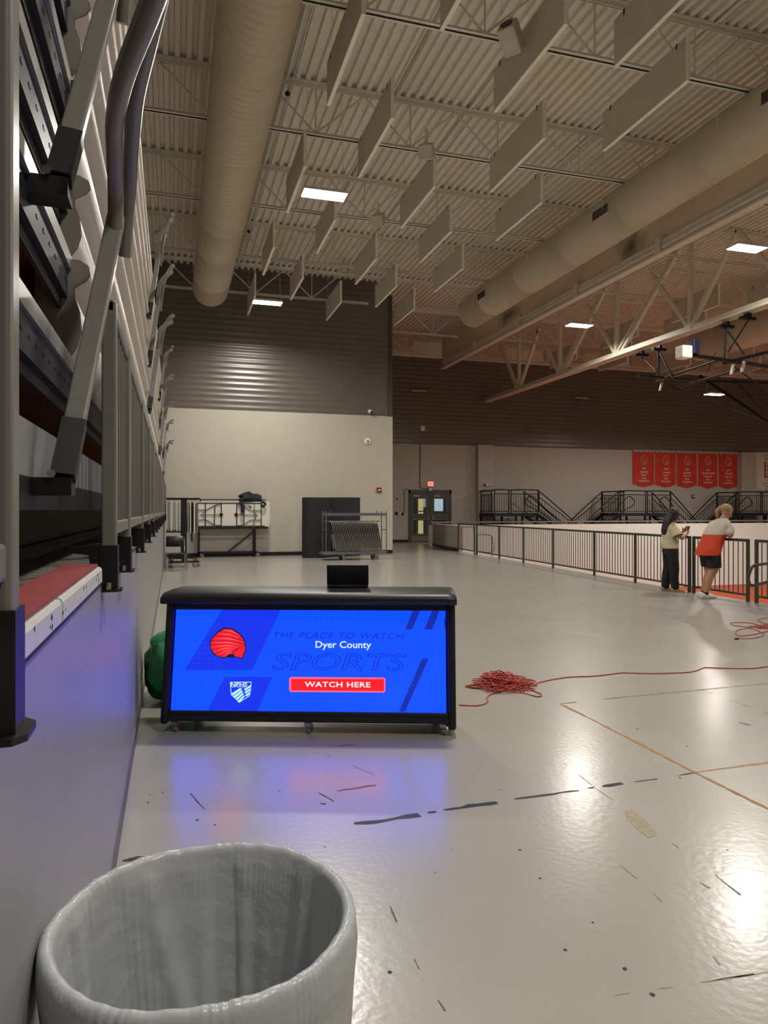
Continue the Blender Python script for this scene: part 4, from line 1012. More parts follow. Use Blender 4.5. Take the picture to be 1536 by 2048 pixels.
P0 = Vector(t.location); lp_ = [onD(1502,1138,11.6), onD(1497,1155,11.6), onD(1499,1167,11.6), onD(1506,1171,11.6), onD(1540,1163,11.2), onD(1600,1150,10.8)]
lq = [onD(1600,1115,10.8), onD(1540,1126,11.2), onD(1510,1131,11.6)]
MB().tube(catmull([q_-P0 for q_ in lq+lp_], 6), .024, 8).build('looped_handrail', M_rg, t)
# small stair handrails in the pit corner seen through the bars
t = thing('stair_handrail', 'dim looped stair handrail behind the railing near the half wall', 'handrail', (11.6, 27.5, -2.2))
o_ = Vector(t.location)
for (uu, dd_) in (((958,1075),26.5),):
    MB().tube(catmull([onD(u_,v_,28)-o_ for u_, v_ in ((955,1069),(972,1069),(984,1073),(985,1084),(988,1090),(984,1104),(958,1103))], 5), .02, 6).build('rail_tube', mat('dim_rail','8a8072',.5), t)
    MB().tube(catmull([onD(u_,v_,28)-o_ for u_, v_ in ((925,1055),(945,1054),(948,1060),(950,1100))], 5), .02, 6).build('rail_tube', mat('dim_rail','8a8072',.5), t)
    for (u_, v_, v2_) in ((984,1073,1170),(955,1069,1170)):
        q_ = onD(u_, v_, 28); MB().tube([q_-o_, Vector((q_.x,q_.y,-2.2))-o_], .02, 6).build('support', mat('dim_rail','8a8072',.5), t)

# ================================================================== BLACK STAIR PLATFORMS BEHIND THE PIT
PYF = 31.2                         # front face
M_pl = mat('platform_black', '0e0d10', .45, metal=.2, var=.1); M_pd = mat('platform_navy', '14141f', .6, var=.1)
def platform(u0, u1, us0, us1, stairs, label, dz=1.45):
    a_, c_ = onY(u0,1020,PYF), onY(u1,1020,PYF)
    t = thing('stair_platform', label, 'stair platform', ((a_.x+c_.x)/2, PYF, 0), 0, 'black stair platforms behind the court pit')
    x0, x1 = a_.x-t.location.x, c_.x-t.location.x
    MB().box(x0,0,dz-.16,x1,1.7,dz).build('deck', M_pd, t)
    for x in (x0+.05, (x0+x1)/2, x1-.05):
        for y in (.05, 1.6): MB().box(x-.04,y-.04,0,x+.04,y+.04,dz-.16).build('leg', M_pl, t)
    def panel(xa, xb, y):
        pn = MB().tube(catmull([(xa,y,dz),(xa,y,dz+1.0),(xa+.06,y,dz+1.12),(xb-.06,y,dz+1.12),(xb,y,dz+1.0),(xb,y,dz)], 4), .03, 8).tube([(xa,y,dz+.93),(xb,y,dz+.93)], .02, 6).tube([(xa,y,dz+.08),(xb,y,dz+.08)], .02, 6).build('rail_panel', M_pl, t)
        n = round((xb-xa)/.13)
        for k_ in range(1, n): inst('baluster', pbal, pn, (xa+(xb-xa)*k_/n, y, dz))
    sp_ = onY(us0,1020,PYF).x-t.location.x
    panel(x0+.03, sp_-.06, .0); panel(sp_+.06, x1-.03, .0)
    panel(x0+.08, sp_-.2, 1.65); 
    pn = MB().tube([(x0,.05,dz+1.1),(x0,1.65,dz+1.1)], .03, 8).tube([(x0,.05,dz+.08),(x0,1.65,dz+.08)], .02, 6).build('rail_panel', M_pl, t)
    for k_ in range(12): inst('baluster', pbal, pn, (x0, .12+.125*k_, dz))
    for (side, run) in stairs:
        e = x1 if side > 0 else x0
        dx = side*run; n = 7
        for k_ in range(n): MB().box(min(e+dx*k_/n, e+dx*(k_+1)/n), .1, dz-(k_+1)*dz/(n+1)-.04, max(e+dx*k_/n, e+dx*(k_+1)/n), 1.5, dz-(k_+1)*dz/(n+1)).build('step', M_pd, t)
        for y in (.05, 1.55):
            MB().bar((e,y,dz-.1),(e+dx,y,.02),.05,.16).build('stringer', M_pl, t)
            A, B_ = Vector((e+side*.06,y,dz+.08)), Vector((e+dx,y,.12))
            up_ = Vector((0,0,.9))
            pn = MB().tube(catmull([A, A+up_*.9, A+up_+Vector((side*.1,0,.02)), B_+up_+Vector((-side*.15,0,.05)), B_+up_*.9, B_], 5), .03, 8).tube([A+up_*.78, B_+up_*.78], .02, 6).tube([A, B_], .02, 6).build('stair_rail', M_pl, t)
            for k_ in range(1, 13):
                q_ = A.lerp(B_, k_/13); inst('baluster', sbal, pn, q_)
        # looped grab rail on the near side
        A = Vector((e-side*.55,-.12,dz+.66)); sl_ = (B_-Vector((e,B_.y,dz+.08)));
        D = Vector((side*run, 0, -dz+.05))
        loop = [A+D*.9+Vector((0,0,.1)), A+D*.45+Vector((0,0,.12)), A+Vector((side*.2,0,.14)), A+Vector((-side*.1,0,.08)), A+Vector((-side*.22,0,-.12)), A+Vector((-side*.1,0,-.3)), A+D*.25+Vector((side*.05,0,-.26)), A+D*.9+Vector((0,0,-.26))]
        MB().tube(catmull(loop, 6), .026, 8).build('grab_rail', M_pl, t)
pbal = MB().tube([(0,0,.08),(0,0,.93)], .011, 5, False).mesh('baluster', M_pl)
sbal = MB().tube([(0,0,0),(0,0,.70)], .011, 5, False).mesh('baluster', M_pl)
platform(988, 1077, 1020, 0, [(1, 2.1)], 'black stair platform with railings nearest the wall pilaster')
platform(1240, 1341, 1293, 0, [(-1, 2.0), (1, 1.75)], 'black stair platform with stairs both ways below the first orange banners')
platform(1477, 1580, 1523, 0, [(-1, 2.0)], 'black stair platform below the white award banner')

# ================================================================== ALCOVE STORAGE
M_tw = mat('table_white', 'dcd8cc', .5, var=.04, scale=6); M_tg = mat('table_grey', '9a968d', .5, var=.05)
def cart_wheel(parent, x, y, r=.06):
    h_ = MB().box(x-.03,y-.03,r*1.7,x+.03,y+.03,r*2.2).bar((x,y-.025,r*1.8),(x+.03,y-.025,r),.008,.03).bar((x,y+.025,r*1.8),(x+.03,y+.025,r),.008,.03).build('caster', M_chrome, parent)
    MB().tube([(x+.03,y-.018,r),(x+.03,y+.018,r)], r, 14).build('wheel', mat('wheel_grey','6e6b66',.5), h_)
# cart with tables stacked end-on
ca = onZ(365, 1135); tA = thing('table_cart', 'black wheeled cart of folded tables standing end-on by the left wall', 'table cart', (ca.x, ca.y, 0))
sc = ca.length/F*1.0; dA_ = ca.x*ST+ca.y*CT; pxm = dA_/F
def ax(u): return (u-365)*pxm/CT
def az(v): return H+(VH-v)*pxm
for y in (.05, 1.7):
    MB().box(ax(339),y-.025,.13,ax(396),y+.025,.18).build('base_bar', M_black, tA)
    MB().box(ax(363),y-.02,.15,ax(373),y+.02,az(997)).build('upright', M_black, tA)
    MB().box(ax(335),y-.02,az(998.5),ax(398),y+.02,az(995.5)).build('top_bar', M_black, tA)
    MB().box(ax(335),y-.02,az(1065),ax(363),y+.02,az(1062)).build('support_arm', M_black, tA)
    for x in (ax(339)+.02, ax(392)): cart_wheel(tA, x, y)
MB().box(ax(345),.05,.13,ax(349),1.7,.17).build('side_bar', M_black, tA); MB().box(ax(388),.05,.13,ax(392),1.7,.17).build('side_bar', M_black, tA)
k_ = 0
for (u0, u1, v0, v1, m_, lab) in ((337.5,342,1003,1062,mat('table_bluegrey','8a8f90',.5),'leftmost blue grey folded table on the end-on cart'),(342.5,347.5,1002,1064,M_tw,'white folded table second from left on the end-on cart'),(348,352,1003,1063,M_tg,'grey folded table third from left on the end-on cart'),
        (352.5,357,1003,1064,M_tw,'white folded table left of the cart upright, with one white neighbour'),(357.3,362.5,1003,1064,mat('table_cream','cfc9ba',.5),'cream folded table touching the left side of the cart upright'),(374,378,1003,1066,M_tg,'grey folded table touching the right side of the cart upright'),
        (378.3,382,1003,1067,M_tw,'white folded table just right of the cart upright'),(382.5,385,1003,1086,mat('table_black','17171a',.5),'thin black folded table hanging lowest on the end-on cart'),(385.4,390,1004,1067,M_tw,'white folded table second from right on the end-on cart'),(390.3,395,1005,1065,mat('table_taupe','7d7268',.5),'rightmost taupe folded table on the end-on cart')):
    tt = thing('folded_table', lab, 'folding table', (ca.x+(ax(u0)+ax(u1))/2, ca.y+.08, az(v1)), 0, 'folded tables on the end-on cart')
    wx = ax(u1)-ax(u0); o_ = bevel(MB().box(-wx/2+.004,0,0,wx/2-.014,1.75,az(v0)-az(v1)).build('top', m_, tt), .008)
    MB().tube([(wx/2-.01,.2,.12),(wx/2-.01,.5,.1),(wx/2-.01,1.4,.1)], .009, 6).build('folded_leg', M_black, tt)
# cart with a table on its edge
cbp = onZ(458, 1115); dB_ = cbp.x*ST+cbp.y*CT; pb = dB_/F
tB = thing('table_cart', 'black wheeled cart carrying one folded white table on edge', 'table cart', (cbp.x, cbp.y, 0))
def bxx(u): return onY(u,1060,cbp.y).x-cbp.x
def bz(v, u=458): return onY(u, v, cbp.y).z
for y in (0, .42):
    MB().box(bxx(396),y-.02,.14,bxx(516),y+.02,.19).build('base_bar', M_black, tB)
    MB().box(bxx(396),y-.02,.14,bxx(400),y+.02,bz(1058)).build('upright', M_black, tB); MB().box(bxx(508),y-.02,.14,bxx(512),y+.02,bz(1058)).build('upright', M_black, tB)
    MB().box(bxx(396),y-.02,bz(1058),bxx(535),y+.02,bz(1054)).build('shelf_bar', M_black, tB)
    MB().bar((bxx(458),y,.19),(bxx(510),y,bz(1063)),.03,.03).build('diagonal_brace', M_black, tB)
    for x in (bxx(403), bxx(515)): cart_wheel(tB, x, y)
MB().box(bxx(400),.36,bz(1000),bxx(534),.40,bz(998)).build('top_bar', M_black, tB); MB().box(bxx(510),.36,bz(1058),bxx(513),.40,bz(998)).build('upright', M_black, tB)
MB().box(bxx(400),.36,bz(1058),bxx(403),.40,bz(998)).build('upright', M_black, tB)
tt = thing('folding_table', 'white folding table on edge with black folded legs facing out', 'folding table', (cbp.x, cbp.y+.05, bz(1054)))
zb_ = bz(1054); zt_ = bz(1003.5)-zb_
bevel(MB().box(bxx(397),.03,.004,bxx(536),.07,zt_).build('top', M_tw, tt), .008)
MB().box(bxx(396),.015,zt_-.06,bxx(524),.035,zt_-.03).build('apron', M_black, tt); MB().box(bxx(396),.015,.015,bxx(530),.035,.04).build('apron', M_black, tt)
def L(name, pts, r=.012): MB().tube(catmull([(bxx(u),.005,bz(v)-zb_) for u, v in pts], 5), r, 6).build(name, M_black, tt)
L('folded_leg', [(397,1020),(412,1020),(420,1016),(432,1010),(442,1008.5)]); L('folded_leg', [(397,1040),(412,1040),(420,1044),(430,1050),(442,1051)])
L('folded_leg', [(475,1008.5),(485,1010),(495,1017),(505,1021),(523,1021)]); L('folded_leg', [(475,1051.5),(487,1050),(497,1043),(505,1040.5),(523,1040.5)])
for u_ in (411, 443, 474, 523): MB().box(bxx(u_)-.015,.008,.03,bxx(u_)+.015,.03,zt_-.05).build('cross_bar', M_black, tt)
for u_ in (429, 488): MB().bar((bxx(u_),.005,bz(1050)-zb_),(bxx(u_)+.02,.005,bz(1011)-zb_),.03,.02).build('leg_spreader', mat('leg_dark','2a2a33',.5), tt)
L('brace', [(400,1029.5),(442,1029.5)], .01); L('brace', [(475,1029.5),(517,1030.5)], .01)
for s_, u_ in ((1,403),(-1,514)):
    for dv in (-7, 7): MB().bar((bxx(u_),.005,bz(1029.5)-zb_),(bxx(u_)+s_*.12,.005,bz(1029.5+dv)-zb_),.012,.012).build('brace', mat('leg_dark','2a2a33',.5), tt)
for u_ in (443, 473): MB().box(bxx(u_)-.06,0,bz(1032.5)-zb_,bxx(u_)+.05,.02,bz(1026.5)-zb_).build('lock_hinge', M_black, tt)
MB().prism([(bxx(501),bz(1018)-zb_),(bxx(504.5),bz(1014.5)-zb_),(bxx(501),bz(1010.5)-zb_),(bxx(497.5),bz(1014.5)-zb_)], .026, .031, 'y').build('label_diamond', mat('label_grey','5a5652',.6), tt)
tt2 = thing('folding_table', 'second white folded table peeking out behind the first on the cart', 'folding table', (cbp.x, cbp.y+.2, bz(1054)))
bevel(MB().box(bxx(400),0,.004,bxx(541),.04,zt_).build('top', M_tw, tt2), .008); MB().box(bxx(440),.04,.1,bxx(500),.055,zt_-.1).build('folded_leg', M_black, tt2)
mgs = mat('green_strap', '3f7a5a', .6)
tag(MB().tube(catmull([(cbp.x+bxx(509),cbp.y+.018,bz(1007)),(cbp.x+bxx(509),cbp.y+.018,bz(1024)),(cbp.x+bxx(512),cbp.y+.018,bz(1034)),(cbp.x+bxx(508),cbp.y+.018,bz(1043)),(cbp.x+bxx(507),cbp.y+.018,bz(1058))], 5), .014, 6).build('strap', mgs), 'thin green strap hanging over the white table near its right end', 'strap')
# jacket thrown over the cart
jk = thing('jacket', 'black jacket thrown over the top of the table cart', 'jacket', (cbp.x+bxx(503), cbp.y+.2, bz(1002)))
r6 = [random.Random(77).random() for _ in range(1)]; rj = random.Random(31); r6 = [rj.random()*6 for _ in range(9)]
def jf(a, p):
    s = 1+.16*math.sin(3*a+r6[0]+p)+.12*math.sin(5*a-2*p+r6[1])+.07*math.sin(9*a+3*p+r6[2])
    return (.36*math.sin(p)*math.cos(a)*s+.06*math.cos(p*1.5), .2*math.sin(p)*math.sin(a)*s, max(-.02,.1-.15*math.cos(p)*s+.03*math.sin(2*a)))
M_jk = mat('jacket_cloth', '111119', .8, var=.2, scale=9)
blobby(40, 20, jf).build('body', M_jk, jk)
j0 = Vector(jk.location)
def jp(u, v, y=-.22): return Vector((cbp.x+bxx(u), cbp.y+.2+y, bz(v)))-j0
MB().tube(catmull([jp(497,999,-.05), jp(490,997,-.18), jp(483,1000,-.2), jp(478,999,-.2)], 5), [.07,.075,.08,.08,.075,.075,.07,.07,.065,.06,.06,.06,.058,.055,.05,.04], 10).build('sleeve', M_jk, jk)
MB().tube(catmull([jp(484,1003,-.21), jp(485,1012,-.24), jp(486,1026,-.23)], 5), .058, 10).build('sleeve', mat('jacket_navy','141a2c',.8,var=.1), jk)
MB().tube(catmull([jp(520,1000,-.05), jp(527,1004,-.2), jp(531,1008,-.22), jp(526,1013,-.22), jp(523,1010,-.22)], 4), .035, 8).build('strap_loop', M_jk, jk)
# stacking chair in front
cc = onZ(352, 1140); ch = thing('stacking_chair', 'black plastic stacking chair with chrome legs by the end-on table cart', 'chair', (cc.x, cc.y-.1, 0), math.radians(4))
M_chp = mat('chair_plastic', '131318', .45, var=.06)
pc_ = []
for z, y in ((.44,.22),(.62,.26),(.8,.3),(.9,.33)): pc_.append([(x, y-.06*(1-(x/.24)**2), z) for x in [-.23+.0575*i for i in range(9)]])
b = MB(); vs = [q_ for r_ in pc_ for q_ in r_]; fs = [(i*9+j, i*9+j+1, (i+1)*9+j+1, (i+1)*9+j) for i in range(1,3) for j in range(8) if not (i == 2 and 3 <= j <= 4 and False)]
b.add(vs, fs, True); o_ = b.build('backrest', M_chp, ch); so = o_.modifiers.new('s','SOLIDIFY'); so.thickness = .02
b = MB(); b.box(-.23,-.2,.43,.23,.22,.455); o_ = bevel(b.build('seat', M_chp, ch), .015, 3)
for sx_ in (-1, 1):
    MB().tube(catmull([(sx_*.235,.33,.86),(sx_*.24,.25,.5),(sx_*.24,.2,.44),(sx_*.25,-.2,.43),(sx_*.255,-.23,.38),(sx_*.26,-.25,.0)], 5), .011, 8).build('leg_frame', M_chrome, ch)
    MB().tube([(sx_*.24,.15,.43),(sx_*.255,.32,.0)], .011, 8).build('leg', M_chrome, ch)
MB().tube([(-.24,.31,.12),(.24,.31,.12)], .009, 6).build('stretcher', M_chrome, ch)
# two upright curved dark panels
M_mat = mat('charcoal_panel', '1b1a1c', .6, var=.08, scale=4)
for (u0, u1, v, lab, off) in ((604,662,1115,'left curved charcoal panel standing against the alcove wall',0),(650,720,1112,'right curved charcoal panel behind the chair rack',.12)):
    q_ = onZ((u0+u1)/2, v); Yp = min(q_.y+off, YB-.45); x0, x1 = onY(u0,1060,Yp).x, onY(u1,1060,Yp).x; R_ = (x1-x0)/2
    t = thing('curved_panel', lab, 'panel', ((x0+x1)/2, Yp, 0), 0, 'charcoal curved panels')
    hz = onY((u0+u1)/2, 995, Yp).z
    ring = [(R_*math.cos(a), -.28*math.sin(a)) for a in [PI*i/20 for i in range(21)]]; inner = [(x*.94, y*.9) for x, y in ring][::-1]
    pp = ring+inner; n_ = len(pp)
    m = MB(); m.add([(x,y,0) for x, y in pp]+[(x,y,hz) for x, y in pp], [(i,(i+1) % n_,n_+(i+1) % n_,n_+i) for i in range(n_)], True)
    m.add([(x,y,hz) for x, y in pp], [(i, i+1, n_-2-i, n_-1-i) for i in range(20)]); m.build('shell', M_mat, t)
    MB().prism([(R_*.93*math.cos(a), -.25*math.sin(a)) for a in [PI*i/12 for i in range(13)]], hz-.05, hz-.03, 'z').build('cap', M_mat, t)
# chair rack with folding chairs
ra = onZ(710, 1120); dR = ra.x*ST+ra.y*CT
rk = thing('chair_rack', 'grey wheeled rack for folding chairs before the charcoal panels', 'chair rack', (ra.x, ra.y, 0))
def rxx(u, y=0): return onY(u,1060,ra.y+y).x-ra.x
def rz(v): return onY(710, v, ra.y).z
M_rk = mat('rack_grey', '6c6c74', .4, metal=.3, var=.06)
xa, xb = rxx(652), rxx(775)
bevel(MB().box(xa-.1,-.05,rz(1109),xb-.02,.6,rz(1104)).build('base_tray', M_rk, rk), .01)
for x in (xa, xb-.04):
    for y in (0, .55): MB().tube([(x,y,rz(1105)),(x,y,rz(1022))], .018, 8).build('upright', M_rk, rk)
    MB().tube([(x,0,rz(1060)),(x,.55,rz(1060))], .014, 6).build('end_bar', M_rk, rk)
for x in (xa+.2, xb-.28): MB().tube([(x,.27,rz(1032)),(x,.27,rz(1021))], .014, 6).build('peg', M_rk, rk)
for y in (0, .55): MB().box(xa,y-.02,rz(1031.5),xb-.03,y+.02,rz(1026)).build('top_bar', M_rk, rk)
MB().tube([(xa,.27,rz(1043)),(xb-.2,.27,rz(1043))], .02, 8).build('hanger_bar', M_rk, rk)
for x in (rxx(687), rxx(752)):
    for y in (.04, .5): cart_wheel(rk, x, y, .075)
# one folded chair: bent tube frame, back panel, seat panel
M_fc = mat('folding_chair_grey', '96928c', .3, metal=.4, var=.05); M_fp = mat('folding_chair_panel', '8a8680', .45, var=.05)
fc = thing('folding_chair', 'grey metal folding chair hanging folded among a row on the wheeled rack', 'chair', (0,0,0), 0, 'folding chairs hanging on the rack')
ztop = rz(1042)-rz(1103); 
def fr_(y): return catmull([(.17,y,0.0),(.13,y,.3*ztop),(.07,y,.6*ztop),(.03,y,.85*ztop),(-.01,y+(.05 if y < .2 else -.05),.97*ztop),(-.04,.24,ztop)], 4)
fA, fB = fr_(.02), fr_(.46)
MB().tube(fA+fB[::-1][1:], .011, 6).build('frame', M_fc, fc)
MB().tube([(.15,.06,.02),(.1,.06,.45*ztop),(.06,.06,.62*ztop)], .010, 6).build('rear_leg', M_fc, fc); MB().tube([(.15,.42,.02),(.1,.42,.45*ztop),(.06,.42,.62*ztop)], .010, 6).build('rear_leg', M_fc, fc)
m = MB(); vs = []
for x, z in ((.155,.1*ztop),(.125,.3*ztop),(.085,.56*ztop)): vs += [(x-.012,.03,z),(x-.012,.45,z),(x+.012,.45,z),(x+.012,.03,z)]
m.loft([vs[0:4],vs[4:8],vs[8:12]], False); m.build('seat', M_fp, fc)
m = MB(); vs = []
for x, z in ((.075,.57*ztop),(.0,.93*ztop)): vs += [(x-.01,.04,z),(x-.01,.44,z),(x+.01,.44,z),(x+.01,.04,z)]
m.loft([vs[0:4],vs[4:8]], False); m.build('backrest', mat('folding_chair_gap_shade','34322f',.5), fc)  # dark backrest colour carries the shade in the gaps between tubes
nch = 27; xs0, xs1 = rxx(667)-.05, rxx(768)-.22
for i in range(nch):
    o_ = fc if i == 0 else copy_tree(fc)
    o_.location = (ra.x+xs0+(xs1-xs0)*i/(nch-1), ra.y+.04, rz(1103.5)+.004)
# ================================================================== PEOPLE AT THE RAILING
def ell(c, a, b, ax=(1,0,0), ay=(0,1,0), n=20, p=1.0):
    c, ax, ay = Vector(c), Vector(ax), Vector(ay)
    o = []
    for k in range(n):
        t = 2*PI*k/n; ca, sa = math.cos(t), math.sin(t)
        o.append(c+ax*(a*math.copysign(abs(ca)**p, ca))+ay*(b*math.copysign(abs(sa)**p, sa)))
    return o
def limb(pts, n=14):
    # pts: (x,y,z,r) chain -> tapered tube with round ends
    P = catmull([Vector(p[:3]) for p in pts], 4); R = []
    for i in range(len(pts)-1):
        for j in range(4): R.append(pts[i][3]+(pts[i+1][3]-pts[i][3])*j/4)
    R.append(pts[-1][3])
    return MB().tube(P, R, n).sphere(pts[0][:3], pts[0][3]).sphere(pts[-1][:3], pts[-1][3])
def fuse(name, b, m, parent, vox=.011, smooth=6):
    # one continuous skin over the overlapping volumes
    o = b.build('tmp', None); md = o.modifiers.new('r', 'REMESH'); md.mode = 'VOXEL'; md.voxel_size = vox
    sm = o.modifiers.new('s', 'SMOOTH'); sm.factor = .5; sm.iterations = smooth
    dg = bpy.context.evaluated_depsgraph_get(); dg.update(); ev = o.evaluated_get(dg)
    me = bpy.data.meshes.new_from_object(ev); me.name = name
    bpy.data.objects.remove(o)
    me.materials.clear(); me.materials.append(m); me.polygons.foreach_set('use_smooth', [True]*len(me.polygons))
    q = bpy.data.objects.new(name, me); C.objects.link(q); q.parent = parent; return q
def head(c, yaw, pitch, s=1.0):
    # skull, jaw, nose, ears, brow and lips; face towards +x before turning
    b = MB().sphere((0,0,.03), .098, .077, .11, 20, 14).sphere((.028,0,-.045), .066, .056, .07, 16, 10)
    b.sphere((.106,0,-.012), .016, .012, .024, 10, 8).sphere((.112,0,-.03), .014, .015, .011)
    b.sphere((.088,0,-.062), .014, .024, .007).sphere((.086,0,-.074), .013, .021, .007).sphere((.078,0,-.1), .022, .024, .018)
    for s_ in (-1, 1): b.sphere((-.008,s_*.078,-.012), .018, .008, .03).sphere((.082,s_*.034,.018), .02, .026, .008)
    M = Matrix.Translation(c) @ Matrix.Rotation(yaw,4,'Z') @ Matrix.Rotation(pitch,4,'Y') @ Matrix.Scale(s,4)
    return b.xf(M), M
def eyes(M, parent):
    for s_ in (-1, 1):
        MB().sphere((.083,s_*.032,.003), .011, .012, .009).xf(M).build('eye', mat('eye_white','d8d2c8',.2), parent)
        MB().sphere((.0925,s_*.032,.003), .004, .005, .005).xf(M).build('iris', mat('iris_dark','2a1c14',.2), parent)
def hand(wrist, d, palm_n, curl, s=1.0, thumb=1):
    # wrist point, pointing direction d, palm normal, finger curl in radians per joint
    d = Vector(d).normalized(); n = Vector(palm_n); n = (n-d*n.dot(d)).normalized(); sd = d.cross(n)
    w_ = Vector(wrist); b = MB()
    b.loft([ell(w_+d*t, a, c_, sd, n, 14) for t, a, c_ in ((-.02,.026,.02),(.01,.03,.018),(.045,.04,.017),(.085,.042,.014),(.095,.036,.01))])
    for k, L_ in enumerate((.072,.08,.075,.058)):
        base = w_+d*.088+sd*((k-1.5)*.0205); P = [base]; dr_ = d.copy()
        for j, f in enumerate((.45,.3,.25)):
            dr_ = (dr_*math.cos(curl)+n*math.sin(curl)).normalized(); P.append(P[-1]+dr_*L_*f)
        b.merge(limb([(*p, r) for p, r in zip(P, (.0095,.009,.0083,.007))], 8))
    base = w_+d*.025+sd*(thumb*.034); t1 = base+(d*.6+sd*thumb*.7+n*.3).normalized()*.035; t2 = t1+(d*.85+sd*thumb*.2+n*.45).normalized()*.03
    b.merge(limb([(*base,.0125),(*t1,.0105),(*t2,.0085)], 8))
    if s != 1: b.xf(Matrix.Translation(w_) @ Matrix.Scale(s,4) @ Matrix.Translation(-w_))
    return b
M_skin1 = mat('skin_tan', '9a6a52', .5, var=.04); M_skin2 = mat('skin_fair', 'a87a62', .5, var=.04)
# ---------------------------------------------------------------- person in black trousers holding a phone
f1 = onZ(1340, 1184)
p1 = thing('person', 'person with long dark hair in cream blouse and black trousers holding a phone', 'person', (f1.x, f1.y, 0), math.radians(-14))
# local: +x faces the pit, +y away, z up
Zp, Zs, Zn, Zh = .86, 1.30, 1.37, 1.50
hb, HM = head((.075,0,Zh), math.radians(12), math.radians(16), .98)
eL, wL = (.09,.235,1.06), (.30,.09,1.17); eR, wR = (.12,-.235,1.06), (.315,-.07,1.15)
b = MB().merge(hb)
b.merge(limb([(.0,0,1.28,.062),(.03,0,1.38,.05),(.055,0,1.45,.05)]))
tor = [(.0,.13,.09,.82),(.0,.16,.105,.9),(-.005,.13,.088,1.02),(-.005,.145,.095,1.14),(-.005,.165,.095,1.24),(.0,.14,.07,1.31)]
b.loft([ell((x,0,z), dp, wd, n=22) for x, wd, dp, z in tor])
for s_, e_, w_ in ((1,eL,wL),(-1,eR,wR)):
    b.merge(limb([(.0,s_*.16,1.27,.05),(e_[0]*.5,s_*.21,1.17,.046),(*e_,.037),((e_[0]+w_[0])/2,(e_[1]+w_[1])/2,(e_[2]+w_[2])/2,.034),(*w_,.023)]))
b.merge(hand(wL, (.5,-.35,.6), (-.6,-.75,.1), .42, .95, -1)); b.merge(hand(wR, (.45,.4,.6), (-.6,.75,.1), .42, .95, 1))
for s_, fx in ((1,-.05),(-1,.06)):
    b.merge(limb([(.0,s_*.09,.86,.1),(.02+fx*.3,s_*.1,.5,.068),(fx*.6,s_*.1,.28,.06),(fx*.9,s_*.1,.08,.038)]))
    b.merge(limb([(fx*.9-.02,s_*.1,.05,.036),(fx*.9+.08,s_*.1,.035,.034),(fx*.9+.15,s_*.1,.025,.022)]))
body1 = fuse('body', b, M_skin1, p1, .0095, 3); eyes(HM, p1)
M_bl = mat('cream_blouse', 'b8ac8e', .8, var=.08, scale=12, bump=.2, bscale=30)
b = MB().loft([ell((x,0,z), dp, wd, n=24) for x, wd, dp, z in ((.0,.208,.155,.85),(.0,.206,.15,.9),(-.003,.19,.14,.97),(-.005,.172,.13,1.04),(-.005,.172,.125,1.14),(-.005,.19,.12,1.24),(.0,.165,.095,1.305),(.01,.1,.075,1.34),(.015,.07,.06,1.36))])
blouse = fuse('blouse', b, M_bl, p1, .012, 5)
for s_, e_ in ((1,eL),(-1,eR)):
    # flutter sleeve: open flared cap over the shoulder
    c0, c1 = Vector((.0,s_*.15,1.285)), Vector((.045,s_*.235,1.1)); d_ = (c1-c0).normalized(); ax_ = d_.cross(Vector((1,0,0))).normalized(); ay_ = d_.cross(ax_)
    rg = []
    for i in range(9):
        t = i/8; cc_ = c0.lerp(c1, t); rr = .058+.045*t
        rg.append([cc_+(ax_*math.cos(2*PI*k/32)+ay_*math.sin(2*PI*k/32))*(rr*(1+.09*t*math.sin(8*2*PI*k/32))) for k in range(32)])
    o = MB().loft(rg, True, False).build('sleeve', M_bl, p1); sd_ = o.modifiers.new('t','SOLIDIFY'); sd_.thickness = .006
M_tr = mat('black_trousers', '0c0b0c', .8, var=.15, scale=15)
b = MB().loft([ell((.0,0,z), dp, wd, n=22) for wd, dp, z in ((.17,.125,.95),(.192,.135,.86),(.195,.14,.78),(.16,.12,.72))])
for s_, fx in ((1,-.05),(-1,.06)):
    b.merge(limb([(.0,s_*.085,.8,.112),(.02+fx*.3,s_*.095,.5,.094),(fx*.6,s_*.1,.3,.085),(fx*.9,s_*.1,.12,.08)]))
fuse('trousers', b, M_tr, p1, .013, 4)
M_sh = mat('tan_shoe', '8f7558', .6, var=.08)
for s_, fx in ((1,-.05),(-1,.06)):
    x0 = fx*.9
    b = MB().loft([ell((x0+dx,s_*.1,z), h_, w_, (0,0,1), (0,1,0), 16, .8) for dx, z, h_, w_ in ((-.085,.045,.03,.03),(-.07,.05,.046,.04),(-.02,.05,.048,.043),(.05,.042,.04,.048),(.12,.034,.032,.05),(.17,.026,.024,.038),(.185,.022,.014,.02))])
    sh = b.build('shoe', M_sh, p1); 
    MB().loft([ell((x0+.05,s_*.1,z), .135, .05, n=20, p=.75) for z in (.001,.018)]).build('sole', mat('sole_tan','a58f72',.6), sh)
